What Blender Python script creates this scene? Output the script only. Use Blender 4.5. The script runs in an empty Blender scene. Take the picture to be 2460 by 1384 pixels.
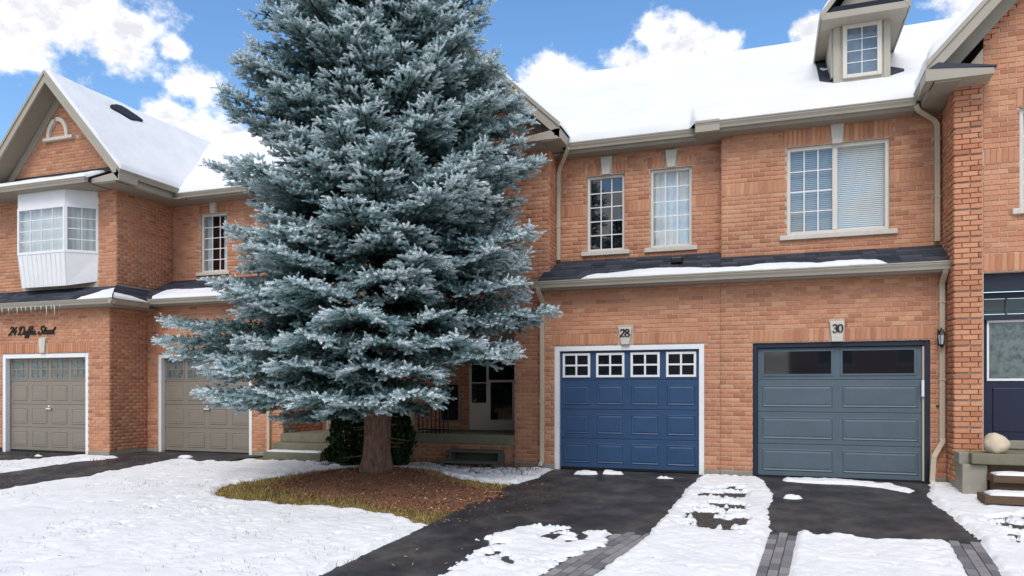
import bpy, math, random
import numpy as np
from mathutils import Matrix, Vector
random.seed(7); RNG = np.random.default_rng(11)
scene = bpy.context.scene
COL = scene.collection
R = math.radians

# ------------------------------------------------------------------ camera, sky, sun, exposure
YAW = math.atan(615 / 1750)
cam = bpy.data.cameras.new("camera"); cam.sensor_width = 36; cam.lens = 36 * 1750 / 2460
cam.shift_y = 240 / 2460; cam.clip_start = .05; cam.clip_end = 2000
cam_o = bpy.data.objects.new("camera", cam); COL.objects.link(cam_o)
cam_o.location = (0, 0, 1.5); cam_o.rotation_euler = (R(90), 0, YAW)
scene.camera = cam_o

SUN_EL, SUN_AZ = R(50), R(177)          # azimuth measured clockwise from +Y: behind the camera, a little left
sun = bpy.data.lights.new("sun", 'SUN'); sun.energy = 1.4; sun.angle = R(30); sun.color = (1, .945, .88)
sun_o = bpy.data.objects.new("sun", sun); COL.objects.link(sun_o)
sd = Vector((math.sin(SUN_AZ) * math.cos(SUN_EL), math.cos(SUN_AZ) * math.cos(SUN_EL), math.sin(SUN_EL)))
sun_o.rotation_euler = sd.to_track_quat('Z', 'Y').to_euler(); sun_o.location = sd * 40

world = bpy.data.worlds.new("World"); scene.world = world; world.use_nodes = True
wn, wl = world.node_tree.nodes, world.node_tree.links
wn.clear()
def W(t, **k):
    n = wn.new(t)
    for a, b in k.items(): setattr(n, a, b)
    return n
def wmath(op, a, b=None, clamp=False):
    n = W('ShaderNodeMath', operation=op, use_clamp=clamp)
    for i, v in enumerate((a, b)):
        if v is None: continue
        if isinstance(v, (int, float)): n.inputs[i].default_value = v
        else: wl.new(v, n.inputs[i])
    return n.outputs[0]
sky = W('ShaderNodeTexSky', sky_type='NISHITA', sun_disc=False, sun_elevation=SUN_EL, sun_rotation=SUN_AZ)
sky.air_density = 1.0; sky.dust_density = .25; sky.ozone_density = 1.6
tc = W('ShaderNodeTexCoord'); DIR = tc.outputs['Generated']
CLOUDS = [  # direction on the sky, angular radius
 ((-.698,.589,.410),.066),((-.744,.558,.374),.046),((-.684,.624,.378),.040),((-.721,.569,.395),.058),((-.672,.622,.402),.030),
 ((-.643,.661,.388),.019),((-.633,.686,.359),.034),((-.672,.676,.318),.030),((-.645,.701,.303),.042),((-.612,.728,.300),.036),
 ((-.265,.881,.392),.036),((-.230,.893,.386),.026),((-.117,.901,.418),.044),((-.090,.901,.424),.034),((-.055,.911,.408),.028),((-.150,.902,.404),.034),((-.098,.913,.396),.056),
 ((.048,.909,.415),.020),((.068,.917,.393),.034),((.150,.912,.382),.036),((.172,.910,.377),.030),((.203,.892,.404),.050),((.245,.876,.410),.046)]
acc = None
for c, r in CLOUDS:
    s = W('ShaderNodeVectorMath', operation='SUBTRACT'); wl.new(DIR, s.inputs[0]); s.inputs[1].default_value = c
    m = W('ShaderNodeVectorMath', operation='MULTIPLY'); wl.new(s.outputs[0], m.inputs[0]); m.inputs[1].default_value = (1 / r, 1 / r, 1.45 / r)
    l = W('ShaderNodeVectorMath', operation='LENGTH'); wl.new(m.outputs[0], l.inputs[0])
    b = wmath('SUBTRACT', 1.0, l.outputs['Value'])
    acc = b if acc is None else wmath('SMOOTH_MAX', acc, b)
    if acc is not b: acc.node.inputs[2].default_value = .25
def wnoise(scale, detail, rough, off=(0, 0, 0), zs=1.0):
    mp = W('ShaderNodeMapping'); wl.new(DIR, mp.inputs[0]); mp.inputs['Location'].default_value = off; mp.inputs['Scale'].default_value = (1, 1, zs)
    n = W('ShaderNodeTexNoise'); n.inputs['Scale'].default_value = scale; n.inputs['Detail'].default_value = detail; n.inputs['Roughness'].default_value = rough
    wl.new(mp.outputs[0], n.inputs[0]); return n.outputs['Fac']
n1 = wnoise(15, 9, .60, zs=1.3)
# the same broken cumulus carries on round the rest of the sky
dt = W('ShaderNodeVectorMath', operation='DOT_PRODUCT'); wl.new(DIR, dt.inputs[0]); dt.inputs[1].default_value = (-.31, .88, .36)
away = W('ShaderNodeMapRange', interpolation_type='SMOOTHSTEP'); wl.new(dt.outputs['Value'], away.inputs[0])
for i, v in zip((1, 2, 3, 4), (.70, .82, 1, 0)): away.inputs[i].default_value = v
gen = wmath('SUBTRACT', wmath('MULTIPLY', wmath('SUBTRACT', wnoise(3.2, 3, .5, (3, 1, 0), 1.8), .47), 7.0), wmath('MULTIPLY', wmath('SUBTRACT', 1.0, away.outputs[0]), 5.0))
body = wmath('MAXIMUM', acc, gen)
val = wmath('ADD', wmath('ADD', body, wmath('MULTIPLY', wmath('SUBTRACT', n1, .5), 3.4)), wmath('MULTIPLY', wmath('SUBTRACT', wnoise(42, 5, .6, (1, 2, 0), 1.2), .5), 1.2))
den = W('ShaderNodeMapRange', interpolation_type='SMOOTHSTEP'); wl.new(val, den.inputs[0]); den.inputs[1].default_value = -.25; den.inputs[2].default_value = .55
ramp = W('ShaderNodeMapRange', interpolation_type='SMOOTHSTEP'); wl.new(wmath('ADD', wnoise(26, 5, .6, (0, 0, .35), 1.4), wmath('MULTIPLY', body, .16)), ramp.inputs[0])
ramp.inputs[1].default_value = .48; ramp.inputs[2].default_value = .76
cc = W('ShaderNodeMix', data_type='RGBA'); wl.new(ramp.outputs[0], cc.inputs['Factor'])
cc.inputs['A'].default_value = (1.0, .995, .985, 1); cc.inputs['B'].default_value = (.66, .66, .72, 1)
hs = W('ShaderNodeHueSaturation'); hs.inputs['Saturation'].default_value = 1.18; hs.inputs['Value'].default_value = 1.0; wl.new(sky.outputs[0], hs.inputs['Color'])
bg1 = W('ShaderNodeBackground'); wl.new(hs.outputs[0], bg1.inputs[0]); bg1.inputs[1].default_value = .15
bg2 = W('ShaderNodeBackground'); wl.new(cc.outputs['Result'], bg2.inputs[0]); bg2.inputs[1].default_value = .86
mx = W('ShaderNodeMixShader'); wl.new(den.outputs[0], mx.inputs[0]); wl.new(bg1.outputs[0], mx.inputs[1]); wl.new(bg2.outputs[0], mx.inputs[2])
wo = W('ShaderNodeOutputWorld'); wl.new(mx.outputs[0], wo.inputs[0])

vs = scene.view_settings; vs.view_transform = 'Standard'; vs.look = 'None'; vs.exposure = 0.55; vs.gamma = 1; vs.use_curve_mapping = False
scene.cycles.max_bounces = 6; scene.cycles.transparent_max_bounces = 12

# ------------------------------------------------------------------ materials
def srgb(r, g, b):
    f = lambda c: (c / 255 / 12.92) if c / 255 <= .04045 else ((c / 255 + .055) / 1.055) ** 2.4
    return (f(r), f(g), f(b), 1)
MATS = {}
class M:
    def __init__(s, name, rough=.7, metal=0, spec=.4):
        s.m = bpy.data.materials.new(name); s.m.use_nodes = True; s.n = s.m.node_tree.nodes; s.l = s.m.node_tree.links
        s.b = s.n['Principled BSDF']; s.b.inputs['Roughness'].default_value = rough; s.b.inputs['Metallic'].default_value = metal
        s.b.inputs['Specular IOR Level'].default_value = spec; MATS[name] = s.m
    def node(s, t, **k):
        n = s.n.new(t)
        for a, b in k.items(): setattr(n, a, b)
        return n
    def noise(s, scale, detail=4, rough=.55, stretch=None, coord='Object'):
        t = s.node('ShaderNodeTexCoord'); src = t.outputs[coord]
        if stretch:
            mp = s.node('ShaderNodeMapping'); mp.inputs['Scale'].default_value = stretch; s.l.new(src, mp.inputs[0]); src = mp.outputs[0]
        n = s.node('ShaderNodeTexNoise'); n.inputs['Scale'].default_value = scale; n.inputs['Detail'].default_value = detail; n.inputs['Roughness'].default_value = rough
        s.l.new(src, n.inputs[0]); return n.outputs['Fac']
    def ramp(s, fac, stops):
        r = s.node('ShaderNodeValToRGB'); e = r.color_ramp.elements
        while len(e) < len(stops): e.new(.5)
        for q, (p, c) in zip(e, stops): q.position = p; q.color = c
        s.l.new(fac, r.inputs[0]); return r.outputs[0]
    def mix(s, fac, a, b, mode='MIX'):
        n = s.node('ShaderNodeMix', data_type='RGBA', blend_type=mode)
        for k, v in (('Factor', fac), ('A', a), ('B', b)):
            if isinstance(v, (int, float)): n.inputs[k].default_value = v
            elif isinstance(v, tuple): n.inputs[k].default_value = v
            else: s.l.new(v, n.inputs[k])
        return n.outputs['Result']
    def base(s, c):
        if isinstance(c, tuple): s.b.inputs['Base Color'].default_value = c
        else: s.l.new(c, s.b.inputs['Base Color'])
        return s
    def bump(s, h, strength=.3, dist=.01):
        n = s.node('ShaderNodeBump'); n.inputs['Strength'].default_value = strength; n.inputs['Distance'].default_value = dist
        s.l.new(h, n.inputs['Height']); s.l.new(n.outputs[0], s.b.inputs['Normal']); return s
    def rnd(s):
        g = s.node('ShaderNodeNewGeometry'); o = s.node('ShaderNodeObjectInfo')
        a = s.node('ShaderNodeMath', operation='ADD'); s.l.new(g.outputs['Random Per Island'], a.inputs[0]); s.l.new(o.outputs['Random'], a.inputs[1])
        f = s.node('ShaderNodeMath', operation='FRACT'); s.l.new(a.outputs[0], f.inputs[0]); return f.outputs[0]
def scale_c(c, k): return (c[0] * k, c[1] * k, c[2] * k, 1)
def plain(name, c, rough=.6, var=.12, nscale=6, bump=0, bscale=60, spec=.4, stretch=None):
    m = M(name, rough, spec=spec)
    m.base(m.ramp(m.noise(nscale, 6, .65, stretch), [(.25, scale_c(c, 1 - var)), (.75, scale_c(c, 1 + var))]))
    if bump: m.bump(m.noise(bscale, 4), bump, .004)
    return m

m = M('brick', .85, spec=.25)
col = m.ramp(m.rnd(), [(0, srgb(178, 120, 92)), (.12, srgb(193, 133, 101)), (.42, srgb(207, 148, 113)), (.62, srgb(201, 139, 107)), (.85, srgb(213, 159, 124)), (1, srgb(188, 128, 101))])
col = m.mix(m.ramp(m.noise(.55, 3), [(.35, (.80, .80, .82, 1)), (.65, (1.05, 1.02, 1, 1))]), (0, 0, 0, 1), col, 'MIX') if False else col
col = m.mix(1.0, col, m.ramp(m.noise(34, 5, .7), [(.25, (.80, .78, .76, 1)), (.7, (1.06, 1.05, 1.05, 1))]), 'MULTIPLY')
col = m.mix(1.0, col, m.ramp(m.noise(.9, 4, .6, (1, 1, .6)), [(.3, (.80, .80, .80, 1)), (.7, (1.05, 1.04, 1.03, 1))]), 'MULTIPLY')
m.base(col).bump(m.noise(110, 4), .35, .004)
plain('mortar', srgb(190, 174, 156), .95, .14, 12, .4, 150, .1)
plain('concrete', srgb(150, 145, 132), .9, .18, 5, .3, 70, .2)
m = plain('porch_concrete', srgb(120, 117, 99), .9, .22, 4, .3, 70, .2)
plain('stone', srgb(204, 197, 186), .85, .12, 14, .3, 90, .2)
plain('clay_trim', srgb(166, 158, 143), .45, .07, 3)
plain('soffit', srgb(148, 140, 125), .6, .06, 3)
plain('downspout', srgb(196, 182, 160), .45, .08, 4)
plain('white_trim', srgb(234, 234, 234), .45, .05, 4)
plain('cream_trim', srgb(214, 208, 198), .5, .05, 4)
plain('dormer_board', srgb(176, 170, 154), .55, .07, 4)
plain('blue_paint', srgb(48, 76, 110), .42, .13, 2.5, .05, 200)
plain('grey_paint', srgb(86, 101, 110), .42, .10, 2.5, .05, 200)
plain('navy_trim', srgb(38, 42, 58), .4, .08, 3)
plain('navy_door', srgb(30, 36, 60), .35, .08, 3)
plain('taupe_paint', srgb(136, 127, 115), .45, .05, 3, .05, 200)
plain('black_metal', srgb(28, 28, 30), .4, .1, 5)
plain('dark_room', srgb(40, 42, 46), .9, .1, 2)
plain('curtain', srgb(226, 230, 232), .9, .06, 3)
plain('blind', srgb(244, 246, 246), .6, .03, 3)
plain('dark_blind', srgb(186, 194, 196), .7, .05, 3)
plain('wood', srgb(96, 78, 64), .85, .25, 8, .4, 40, .2, (1, 8, 8))
plain('weathered_wood', srgb(84, 88, 80), .9, .25, 8, .4, 40, .2, (1, 8, 8))
plain('boulder_stone', srgb(205, 190, 165), .9, .15, 9, .5, 40, .2)
plain('ice', srgb(225, 225, 215), .2, .05, 20)
plain('lamp_glass', srgb(200, 205, 210), .15, .05, 20)
m = M('shingle', .92, spec=.2)
c = m.ramp(m.rnd(), [(0, srgb(46, 50, 60)), (.5, srgb(62, 66, 76)), (1, srgb(76, 78, 86))])
c = m.mix(1.0, c, m.ramp(m.noise(90, 4, .7), [(.3, (.7, .7, .7, 1)), (.7, (1.2, 1.2, 1.2, 1))]), 'MULTIPLY')
m.base(c).bump(m.noise(160, 3), .5, .004)
m = M('glass', .02)
lw = m.node('ShaderNodeLayerWeight'); lw.inputs[0].default_value = .5
pw_ = m.node('ShaderNodeMath', operation='POWER'); m.l.new(lw.outputs['Facing'], pw_.inputs[0]); pw_.inputs[1].default_value = 4.0
fr = m.node('ShaderNodeMath', operation='MULTIPLY_ADD'); m.l.new(pw_.outputs[0], fr.inputs[0]); fr.inputs[1].default_value = .75; fr.inputs[2].default_value = .13
tr = m.node('ShaderNodeBsdfTransparent'); tr.inputs[0].default_value = (.86, .9, .9, 1); gl = m.node('ShaderNodeBsdfGlossy'); gl.inputs['Roughness'].default_value = .015
ms = m.node('ShaderNodeMixShader'); m.l.new(fr.outputs[0], ms.inputs[0]); m.l.new(tr.outputs[0], ms.inputs[1]); m.l.new(gl.outputs[0], ms.inputs[2])
m.l.new(ms.outputs[0], m.n['Material Output'].inputs[0])
m = M('dark_glass', .04, spec=.6); m.base(srgb(26, 30, 36))
m = M('sky_glass', .06, spec=.7); m.base(m.ramp(m.noise(3, 3), [(.35, srgb(78, 92, 104)), (.65, srgb(116, 130, 140))]))
m = M('frosted_glass', .25, spec=.5)
m.base(m.ramp(m.noise(9, 4, .6), [(.35, srgb(70, 82, 84)), (.6, srgb(112, 124, 124)), (.75, srgb(60, 70, 76))]))
m = M('snow', .55, spec=.25)
m.base(m.ramp(m.noise(2.2, 5, .6), [(.3, (.74, .75, .765, 1)), (.7, (.86, .86, .86, 1))]))
m.b.inputs['Subsurface Weight'].default_value = .0
h = m.node('ShaderNodeMath', operation='ADD'); m.l.new(m.noise(30, 6, .65), h.inputs[0]); m.l.new(m.noise(7, 3), h.inputs[1])
m.bump(h.outputs[0], .35, .02)
m = M('roof_snow', .6, spec=.2); m.base(m.ramp(m.noise(1.2, 5, .6), [(.3, (.72, .73, .745, 1)), (.7, (.81, .815, .82, 1))])).bump(m.noise(7, 6, .6), .35, .03)
m = M('asphalt', .8, spec=.35)
c = m.ramp(m.noise(2.1, 6, .6), [(.3, srgb(36, 37, 42)), (.5, srgb(58, 57, 60)), (.68, srgb(84, 80, 77))])
c = m.mix(1.0, c, m.ramp(m.noise(150, 3, .7), [(.3, (.65, .65, .65, 1)), (.75, (1.35, 1.35, 1.35, 1))]), 'MULTIPLY')
m.base(c).bump(m.noise(130, 4, .7), .6, .006)
r_ = m.node('ShaderNodeMapRange'); m.l.new(m.noise(1.3, 4), r_.inputs[0]); r_.inputs[1].default_value = .35; r_.inputs[2].default_value = .65; r_.inputs[3].default_value = .42; r_.inputs[4].default_value = .9
m.l.new(r_.outputs[0], m.b.inputs['Roughness'])
m = M('paver', .9, spec=.2)
c = m.ramp(m.rnd(), [(0, srgb(104, 102, 106)), (.5, srgb(128, 126, 128)), (1, srgb(146, 142, 140))])
m.base(m.mix(1.0, c, m.ramp(m.noise(70, 4, .7), [(.3, (.8, .8, .8, 1)), (.7, (1.15, 1.15, 1.15, 1))]), 'MULTIPLY')).bump(m.noise(120, 3), .4, .004)
m = M('turf', .95, spec=.1)
m.base(m.ramp(m.noise(14, 6, .7), [(.25, srgb(84, 72, 52)), (.5, srgb(122, 110, 70)), (.75, srgb(150, 136, 92))])).bump(m.noise(60, 5, .7), .8, .03)
m = M('soil', .9, spec=.2)
m.base(m.ramp(m.noise(22, 6, .7), [(.3, srgb(44, 44, 46)), (.5, srgb(78, 75, 73)), (.75, srgb(116, 110, 102))])).bump(m.noise(60, 5, .7), .8, .02)
m = M('mulch', .95, spec=.15)
m.base(m.ramp(m.noise(38, 6, .75), [(.25, srgb(84, 63, 50)), (.5, srgb(138, 101, 80)), (.8, srgb(172, 136, 110))])).bump(m.noise(70, 5, .7), 1.0, .03)
m = M('chip', .95, spec=.1); m.base(m.ramp(m.rnd(), [(0, srgb(96, 60, 48)), (.5, srgb(154, 98, 76)), (.85, srgb(178, 126, 96)), (1, srgb(206, 178, 140))]))
m = M('grass', .9, spec=.15); m.base(m.ramp(m.rnd(), [(0, srgb(122, 112, 58)), (.35, srgb(168, 148, 84)), (.75, srgb(190, 168, 114)), (1, srgb(138, 98, 68))]))
m = M('dry_stem', .9, spec=.1); m.base(m.ramp(m.rnd(), [(0, srgb(74, 58, 44)), (1, srgb(132, 110, 84))]))
m = M('leaf', .8, spec=.15); m.base(m.ramp(m.rnd(), [(0, srgb(170, 130, 86)), (.5, srgb(206, 176, 132)), (1, srgb(150, 92, 60))]))
m = M('cedar', .8, spec=.15); m.base(m.ramp(m.rnd(), [(0, srgb(22, 38, 24)), (.6, srgb(38, 62, 34)), (1, srgb(64, 84, 44))]))
m = M('bark', .95, spec=.1)
nz = m.noise(13, 7, .75, (1.6, 1.6, .5)); m.base(m.ramp(nz, [(.25, srgb(70, 54, 47)), (.5, srgb(122, 96, 84)), (.75, srgb(158, 132, 118))])).bump(nz, 1.0, .05)
m = M('limb_bark', .95, spec=.1); m.base(m.ramp(m.noise(20, 4), [(.3, srgb(46, 38, 34)), (.7, srgb(76, 62, 54))]))
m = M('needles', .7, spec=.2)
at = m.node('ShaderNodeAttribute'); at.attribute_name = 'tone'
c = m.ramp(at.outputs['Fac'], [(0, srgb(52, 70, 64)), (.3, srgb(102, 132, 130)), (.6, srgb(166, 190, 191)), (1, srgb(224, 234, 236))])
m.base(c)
m = M('lettering', .5); m.base(srgb(22, 16, 16))
def MT(n): return MATS[n]

# ------------------------------------------------------------------ object helpers
def link(o, parent=None):
    COL.objects.link(o)
    if parent is not None:
        o.parent = parent
        if parent.type == 'EMPTY': o.matrix_parent_inverse = Matrix.Translation(-Vector(parent.location))
    return o
def tag(o, label=None, cat=None, group=None, kind=None):
    for k, v in (('label', label), ('category', cat), ('group', group), ('kind', kind)):
        if v: o[k] = v
    return o
def thing(name, loc, label, cat, group=None):
    o = bpy.data.objects.new(name, None); o.location = loc; o.empty_display_size = .2; COL.objects.link(o)
    return tag(o, label, cat, group)
def mesh(name, V, F, mat, parent=None, smooth=False):
    me = bpy.data.meshes.new(name); me.from_pydata([tuple(v) for v in V], [], [tuple(f) for f in F]); me.materials.append(MT(mat))
    if smooth: me.polygons.foreach_set('use_smooth', [True] * len(me.polygons))
    me.update()
    return link(bpy.data.objects.new(name, me), parent)
def np_mesh(name, V, F, mat, parent=None, smooth=False, attr=None):
    """V (n,3) array, F (m,k) array of equal-size faces"""
    me = bpy.data.meshes.new(name); V = np.asarray(V, np.float32); F = np.asarray(F, np.int32); k = F.shape[1]
    me.vertices.add(len(V)); me.vertices.foreach_set('co', V.ravel())
    me.loops.add(F.size); me.loops.foreach_set('vertex_index', F.ravel())
    me.polygons.add(len(F)); me.polygons.foreach_set('loop_start', np.arange(0, F.size, k, dtype=np.int32))
    if smooth: me.polygons.foreach_set('use_smooth', np.ones(len(F), bool))
    if attr is not None:
        a = me.attributes.new('tone', 'FLOAT', 'POINT'); a.data.foreach_set('value', np.asarray(attr, np.float32))
    me.materials.append(MT(mat)); me.update(calc_edges=True); me.validate()
    return link(bpy.data.objects.new(name, me), parent)
class MB:
    def __init__(s): s.V = []; s.F = []
    def add(s, V, F):
        n = len(s.V); s.V += [tuple(v) for v in V]; s.F += [tuple(i + n for i in f) for f in F]; return s
    def box(s, x0, x1, y0, y1, z0, z1):
        return s.add([(x0,y0,z0),(x1,y0,z0),(x1,y1,z0),(x0,y1,z0),(x0,y0,z1),(x1,y0,z1),(x1,y1,z1),(x0,y1,z1)],
                     [(0,3,2,1),(4,5,6,7),(0,1,5,4),(1,2,6,5),(2,3,7,6),(3,0,4,7)])
    def extrude(s, A, B):
        """solid between two equal-length loops"""
        n = len(A); V = list(A) + list(B)
        return s.add(V, [tuple(range(n))[::-1], tuple(range(n, 2 * n))] + [(i, (i + 1) % n, n + (i + 1) % n, n + i) for i in range(n)])
    def xz(s, poly, y0, y1): return s.extrude([(x, y0, z) for x, z in poly], [(x, y1, z) for x, z in poly])
    def yz(s, poly, x0, x1): return s.extrude([(x0, y, z) for y, z in poly], [(x1, y, z) for y, z in poly])
    def xy(s, poly, z0, z1): return s.extrude([(x, y, z0) for x, y in poly], [(x, y, z1) for x, y in poly])
    def tube(s, path, r, n=8, sq=None):
        P = [Vector(p) for p in path]; rings = []
        for i, p in enumerate(P):
            t = ((P[i] - P[i-1]).normalized() if i else Vector()) + ((P[i+1] - P[i]).normalized() if i < len(P) - 1 else Vector()); t.normalize()
            up = Vector((1, 0, 0)) if abs(t.x) < .9 else Vector((0, 0, 1))
            a = t.cross(up).normalized(); b = t.cross(a).normalized()
            rr = r[i] if isinstance(r, (list, tuple)) else r
            if sq: ring = [p + b * (dx * sq[0]) + a * (dy * sq[1]) for dx, dy in ((-1,-1),(1,-1),(1,1),(-1,1))]
            else: ring = [p + a * (rr * math.cos(6.2832 * k / n)) + b * (rr * math.sin(6.2832 * k / n)) for k in range(n)]
            rings.append(ring)
        n = len(rings[0]); V = [v for g in rings for v in g]
        F = [(i*n+k, i*n+(k+1)%n, (i+1)*n+(k+1)%n, (i+1)*n+k) for i in range(len(P)-1) for k in range(n)]
        return s.add(V, F + [tuple(range(n))[::-1], tuple(range((len(P)-1)*n, len(P)*n))])
    def build(s, name, mat, parent=None, smooth=False, bevel=0):
        o = mesh(name, s.V, s.F, mat, parent, smooth)
        if bevel:
            b = o.modifiers.new('bevel', 'BEVEL'); b.width = bevel; b.segments = 2; b.limit_method = 'ANGLE'
        return o

_tab = RNG.random((64, 64))
def vnoise(x, y):
    x = np.asarray(x, float); y = np.asarray(y, float); xi = np.floor(x).astype(int); yi = np.floor(y).astype(int); fx = x - xi; fy = y - yi
    fx = fx*fx*(3-2*fx); fy = fy*fy*(3-2*fy); g = lambda a, b: _tab[a % 64, b % 64]
    return (g(xi,yi)*(1-fx)+g(xi+1,yi)*fx)*(1-fy)+(g(xi,yi+1)*(1-fx)+g(xi+1,yi+1)*fx)*fy
def fbm(x, y, o=4):
    s = 0; a = .5; x, y = .80*np.asarray(x)-.60*np.asarray(y), .60*np.asarray(x)+.80*np.asarray(y)
    for i in range(o):
        s = s + a * vnoise(x + 7.3*i, y + 3.1*i); a *= .5; x, y = 2*(.74*x-.67*y), 2*(.67*x+.74*y)
    return s / (1 - .5**o)
def poly_sd(poly, X, Y):
    """signed distance, positive inside"""
    P = np.array(poly, float); d = np.full(X.shape, 1e9); ins = np.zeros(X.shape, bool)
    for (ax, ay), (bx, by) in zip(P, np.roll(P, -1, 0)):
        ex, ey = bx-ax, by-ay; t = np.clip(((X-ax)*ex+(Y-ay)*ey)/(ex*ex+ey*ey+1e-12), 0, 1)
        d = np.minimum(d, np.hypot(X-ax-t*ex, Y-ay-t*ey))
        c = ((ay > Y) != (by > Y)) & (X < (bx-ax)*(Y-ay)/(by-ay+1e-12)+ax); ins ^= c
    return np.where(ins, d, -d)
def sstep(a, b, x):
    t = np.clip((x-a)/(b-a), 0, 1); return t*t*(3-2*t)

# ------------------------------------------------------------------ ground
TX, TY = -6.09, 10.6                     # the spruce
def ground(X, Y):
    X = np.asarray(X, float); Y = np.asarray(Y, float)
    q = 12.7 - Y
    g = -.075 * np.where(q > 0, q, 0); g = np.maximum(g, -.72)
    return g + .30 * np.exp(-((X-TX)**2/1.7**2 + (Y-TY)**2/1.1**2))
def gz(x, y): return float(ground(x, y))
def axis(bounds, fine):
    far = [3, 6, 12, 25, 60, 150, 400, 900]
    return np.array([bounds[0]-f for f in far[::-1]] + list(np.arange(bounds[0], bounds[1]+1e-6, fine)) + [bounds[1]+f for f in far])
def grid_faces(nu, nv):
    i = np.arange(nu*nv).reshape(nv, nu); return np.stack([i[:-1,:-1], i[:-1,1:], i[1:,1:], i[1:,:-1]], -1).reshape(-1, 4)
gx, gy = axis((-26, 12), .2), axis((0, 14), .2)
GX, GY = np.meshgrid(gx, gy)
tag(np_mesh('ground', np.stack([GX, GY, ground(GX, GY)-.02], -1).reshape(-1, 3), grid_faces(len(gx), len(gy)), 'turf', smooth=True), kind='structure')
def sheet(name, rows, mat, dz, nx=24):
    """a draped sheet: rows of (y, xleft, xright)"""
    rows = np.array(rows, float); ys = np.linspace(rows[0,0], rows[-1,0], 60)
    o = 1 if rows[0,0] < rows[-1,0] else -1
    xl = np.interp(ys*o, rows[:,0]*o, rows[:,1]); xr = np.interp(ys*o, rows[:,0]*o, rows[:,2])
    t = np.linspace(0, 1, nx); X = xl[:,None]*(1-t)+xr[:,None]*t; Yg = np.repeat(ys[:,None], nx, 1)
    return tag(np_mesh(name, np.stack([X, Yg, ground(X, Yg)+dz], -1).reshape(-1,3), grid_faces(nx, 60), mat, smooth=True), kind='structure')
sheet('driveway', [(2.6,-4.75,-2.62),(6.3,-4.42,-2.25),(7.7,-4.3,-1.98),(8.6,-4.2,-1.50),(9.2,-4.14,-1.26),(10.6,-3.96,-1.18),(12.0,-3.8,-1.02),(13.05,-3.7,-1.03)], 'asphalt', .006)
sheet('driveway', [(2.6,-.4,1.45),(7.5,.18,1.84),(9.2,.34,1.92),(9.5,.0,2.22),(11.4,-.1,2.24),(12.2,-.22,2.3),(13.05,-.24,2.39)], 'asphalt', .006)
sheet('driveway', [(2.6,-14.5,-11.6),(8.0,-14.8,-12.3),(10.2,-15.4,-12.0),(11.4,-16.4,-11.9),(12.3,-17.3,-10.6),(13.55,-17.3,-10.4)], 'asphalt', .006)
sheet('planting_strip', [(8.4,-1.5,.1),(9.2,-1.36,.06),(10.6,-1.2,.04),(12.88,-1.05,-.2)], 'soil', -.004)
sheet('planting_strip', [(8.8,2.2,3.8),(10.0,2.25,3.8),(11.3,2.3,3.8)], 'soil', -.004)
tag(MB().box(-400, 400, -7, 2.2, -.80, -.712).build('road', 'asphalt'), kind='structure')
tag(MB().box(-400, 400, 2.2, 2.5, -.85, -.60).build('kerb', 'concrete'), kind='structure')

# ------------------------------------------------------------------ bricks
PITCH, BH, BL = .0765, .066, .2
def sub_iv(iv, a, b):
    out = []
    for p, q in iv:
        if b <= p or a >= q: out.append((p, q)); continue
        if a > p: out.append((p, a))
        if b < q: out.append((b, q))
    return out
def lay(face, plane, u0, u1, v0, v1, holes=(), soldiers=(), gable=None, proud=0.0):
    """list of bricks (face, plane, ua, ub, va, vb)"""
    out = []; n = int((v1-v0)/PITCH)
    up = lambda z: v0+math.ceil((z-v0)/PITCH-.3)*PITCH-(PITCH-BH)*.0; dn = lambda z: v0+round((z-v0)/PITCH)*PITCH
    soldiers = [(q[0], q[1], q[2] if len(q) == 4 else dn(q[2]), up(q[3]) if len(q) == 4 else dn(q[2])+3*PITCH) for q in soldiers]
    for i in range(n):
        v = v0 + i*PITCH; iv = [(u0, u1)]
        for h in list(holes)+[s[:4] for s in soldiers]:
            if h[2] < v+BH-.012 and h[3] > v+.012: iv = sub_iv(iv, h[0], h[1])
        if gable:
            a, b = gable(v+BH)
            if b-a < .1: continue
            iv = [(max(p, a), min(q, b)) for p, q in iv if min(q, b) > max(p, a)]
        off = (BL+.01)/2 if i % 2 else 0
        for p, q in iv:
            k = math.floor((p-u0-off)/(BL+.01)); x = u0+k*(BL+.01)+off
            while x < q:
                a, b = max(x, p), min(x+BL, q)
                if b-a > .022: out.append((face, plane-proud*1, a+.001, b-.001, v, v+BH))
                x += BL+.01
    for s in soldiers:
        a, b, c, d = s[:4]; m_ = max(1, round((b-a)/.0765)); w = (b-a)/m_
        for k in range(m_): out.append((face, plane-.004, a+k*w+.005, a+(k+1)*w-.005, c+.002, d-.0105))
    return out
_c = .03; _d = .09
UNIT_V = np.array([(-.5,.5,-.5),(.5,.5,-.5),(.5,.5,.5),(-.5,.5,.5),(-.5,-.38,-.5),(.5,-.38,-.5),(.5,-.38,.5),(-.5,-.38,.5),
                   (-.5+_c,-.5,-.5+_d),(.5-_c,-.5,-.5+_d),(.5-_c,-.5,.5-_d),(-.5+_c,-.5,.5-_d)])
UNIT_F = [(0,1,5,4),(1,2,6,5),(2,3,7,6),(3,0,4,7),(4,5,9,8),(5,6,10,9),(6,7,11,10),(7,4,8,11),(8,9,10,11)]
brick_me = bpy.data.meshes.new('brick'); brick_me.from_pydata([tuple(v) for v in UNIT_V], [], UNIT_F); brick_me.materials.append(MT('brick')); brick_me.update()
DEP = .034
def brick_xf(b):
    f, pl, a, c, v, w = b; pr = .009
    if f == 'F': return ((a+c)/2, pl-pr+DEP/2, (v+w)/2), 0
    if f == 'R': return (pl+pr-DEP/2, (a+c)/2, (v+w)/2), R(90)
    return (pl-(pr-DEP/2), (a+c)/2, (v+w)/2), R(-90)
CA, SA = math.cos(YAW), math.sin(YAW)
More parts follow.
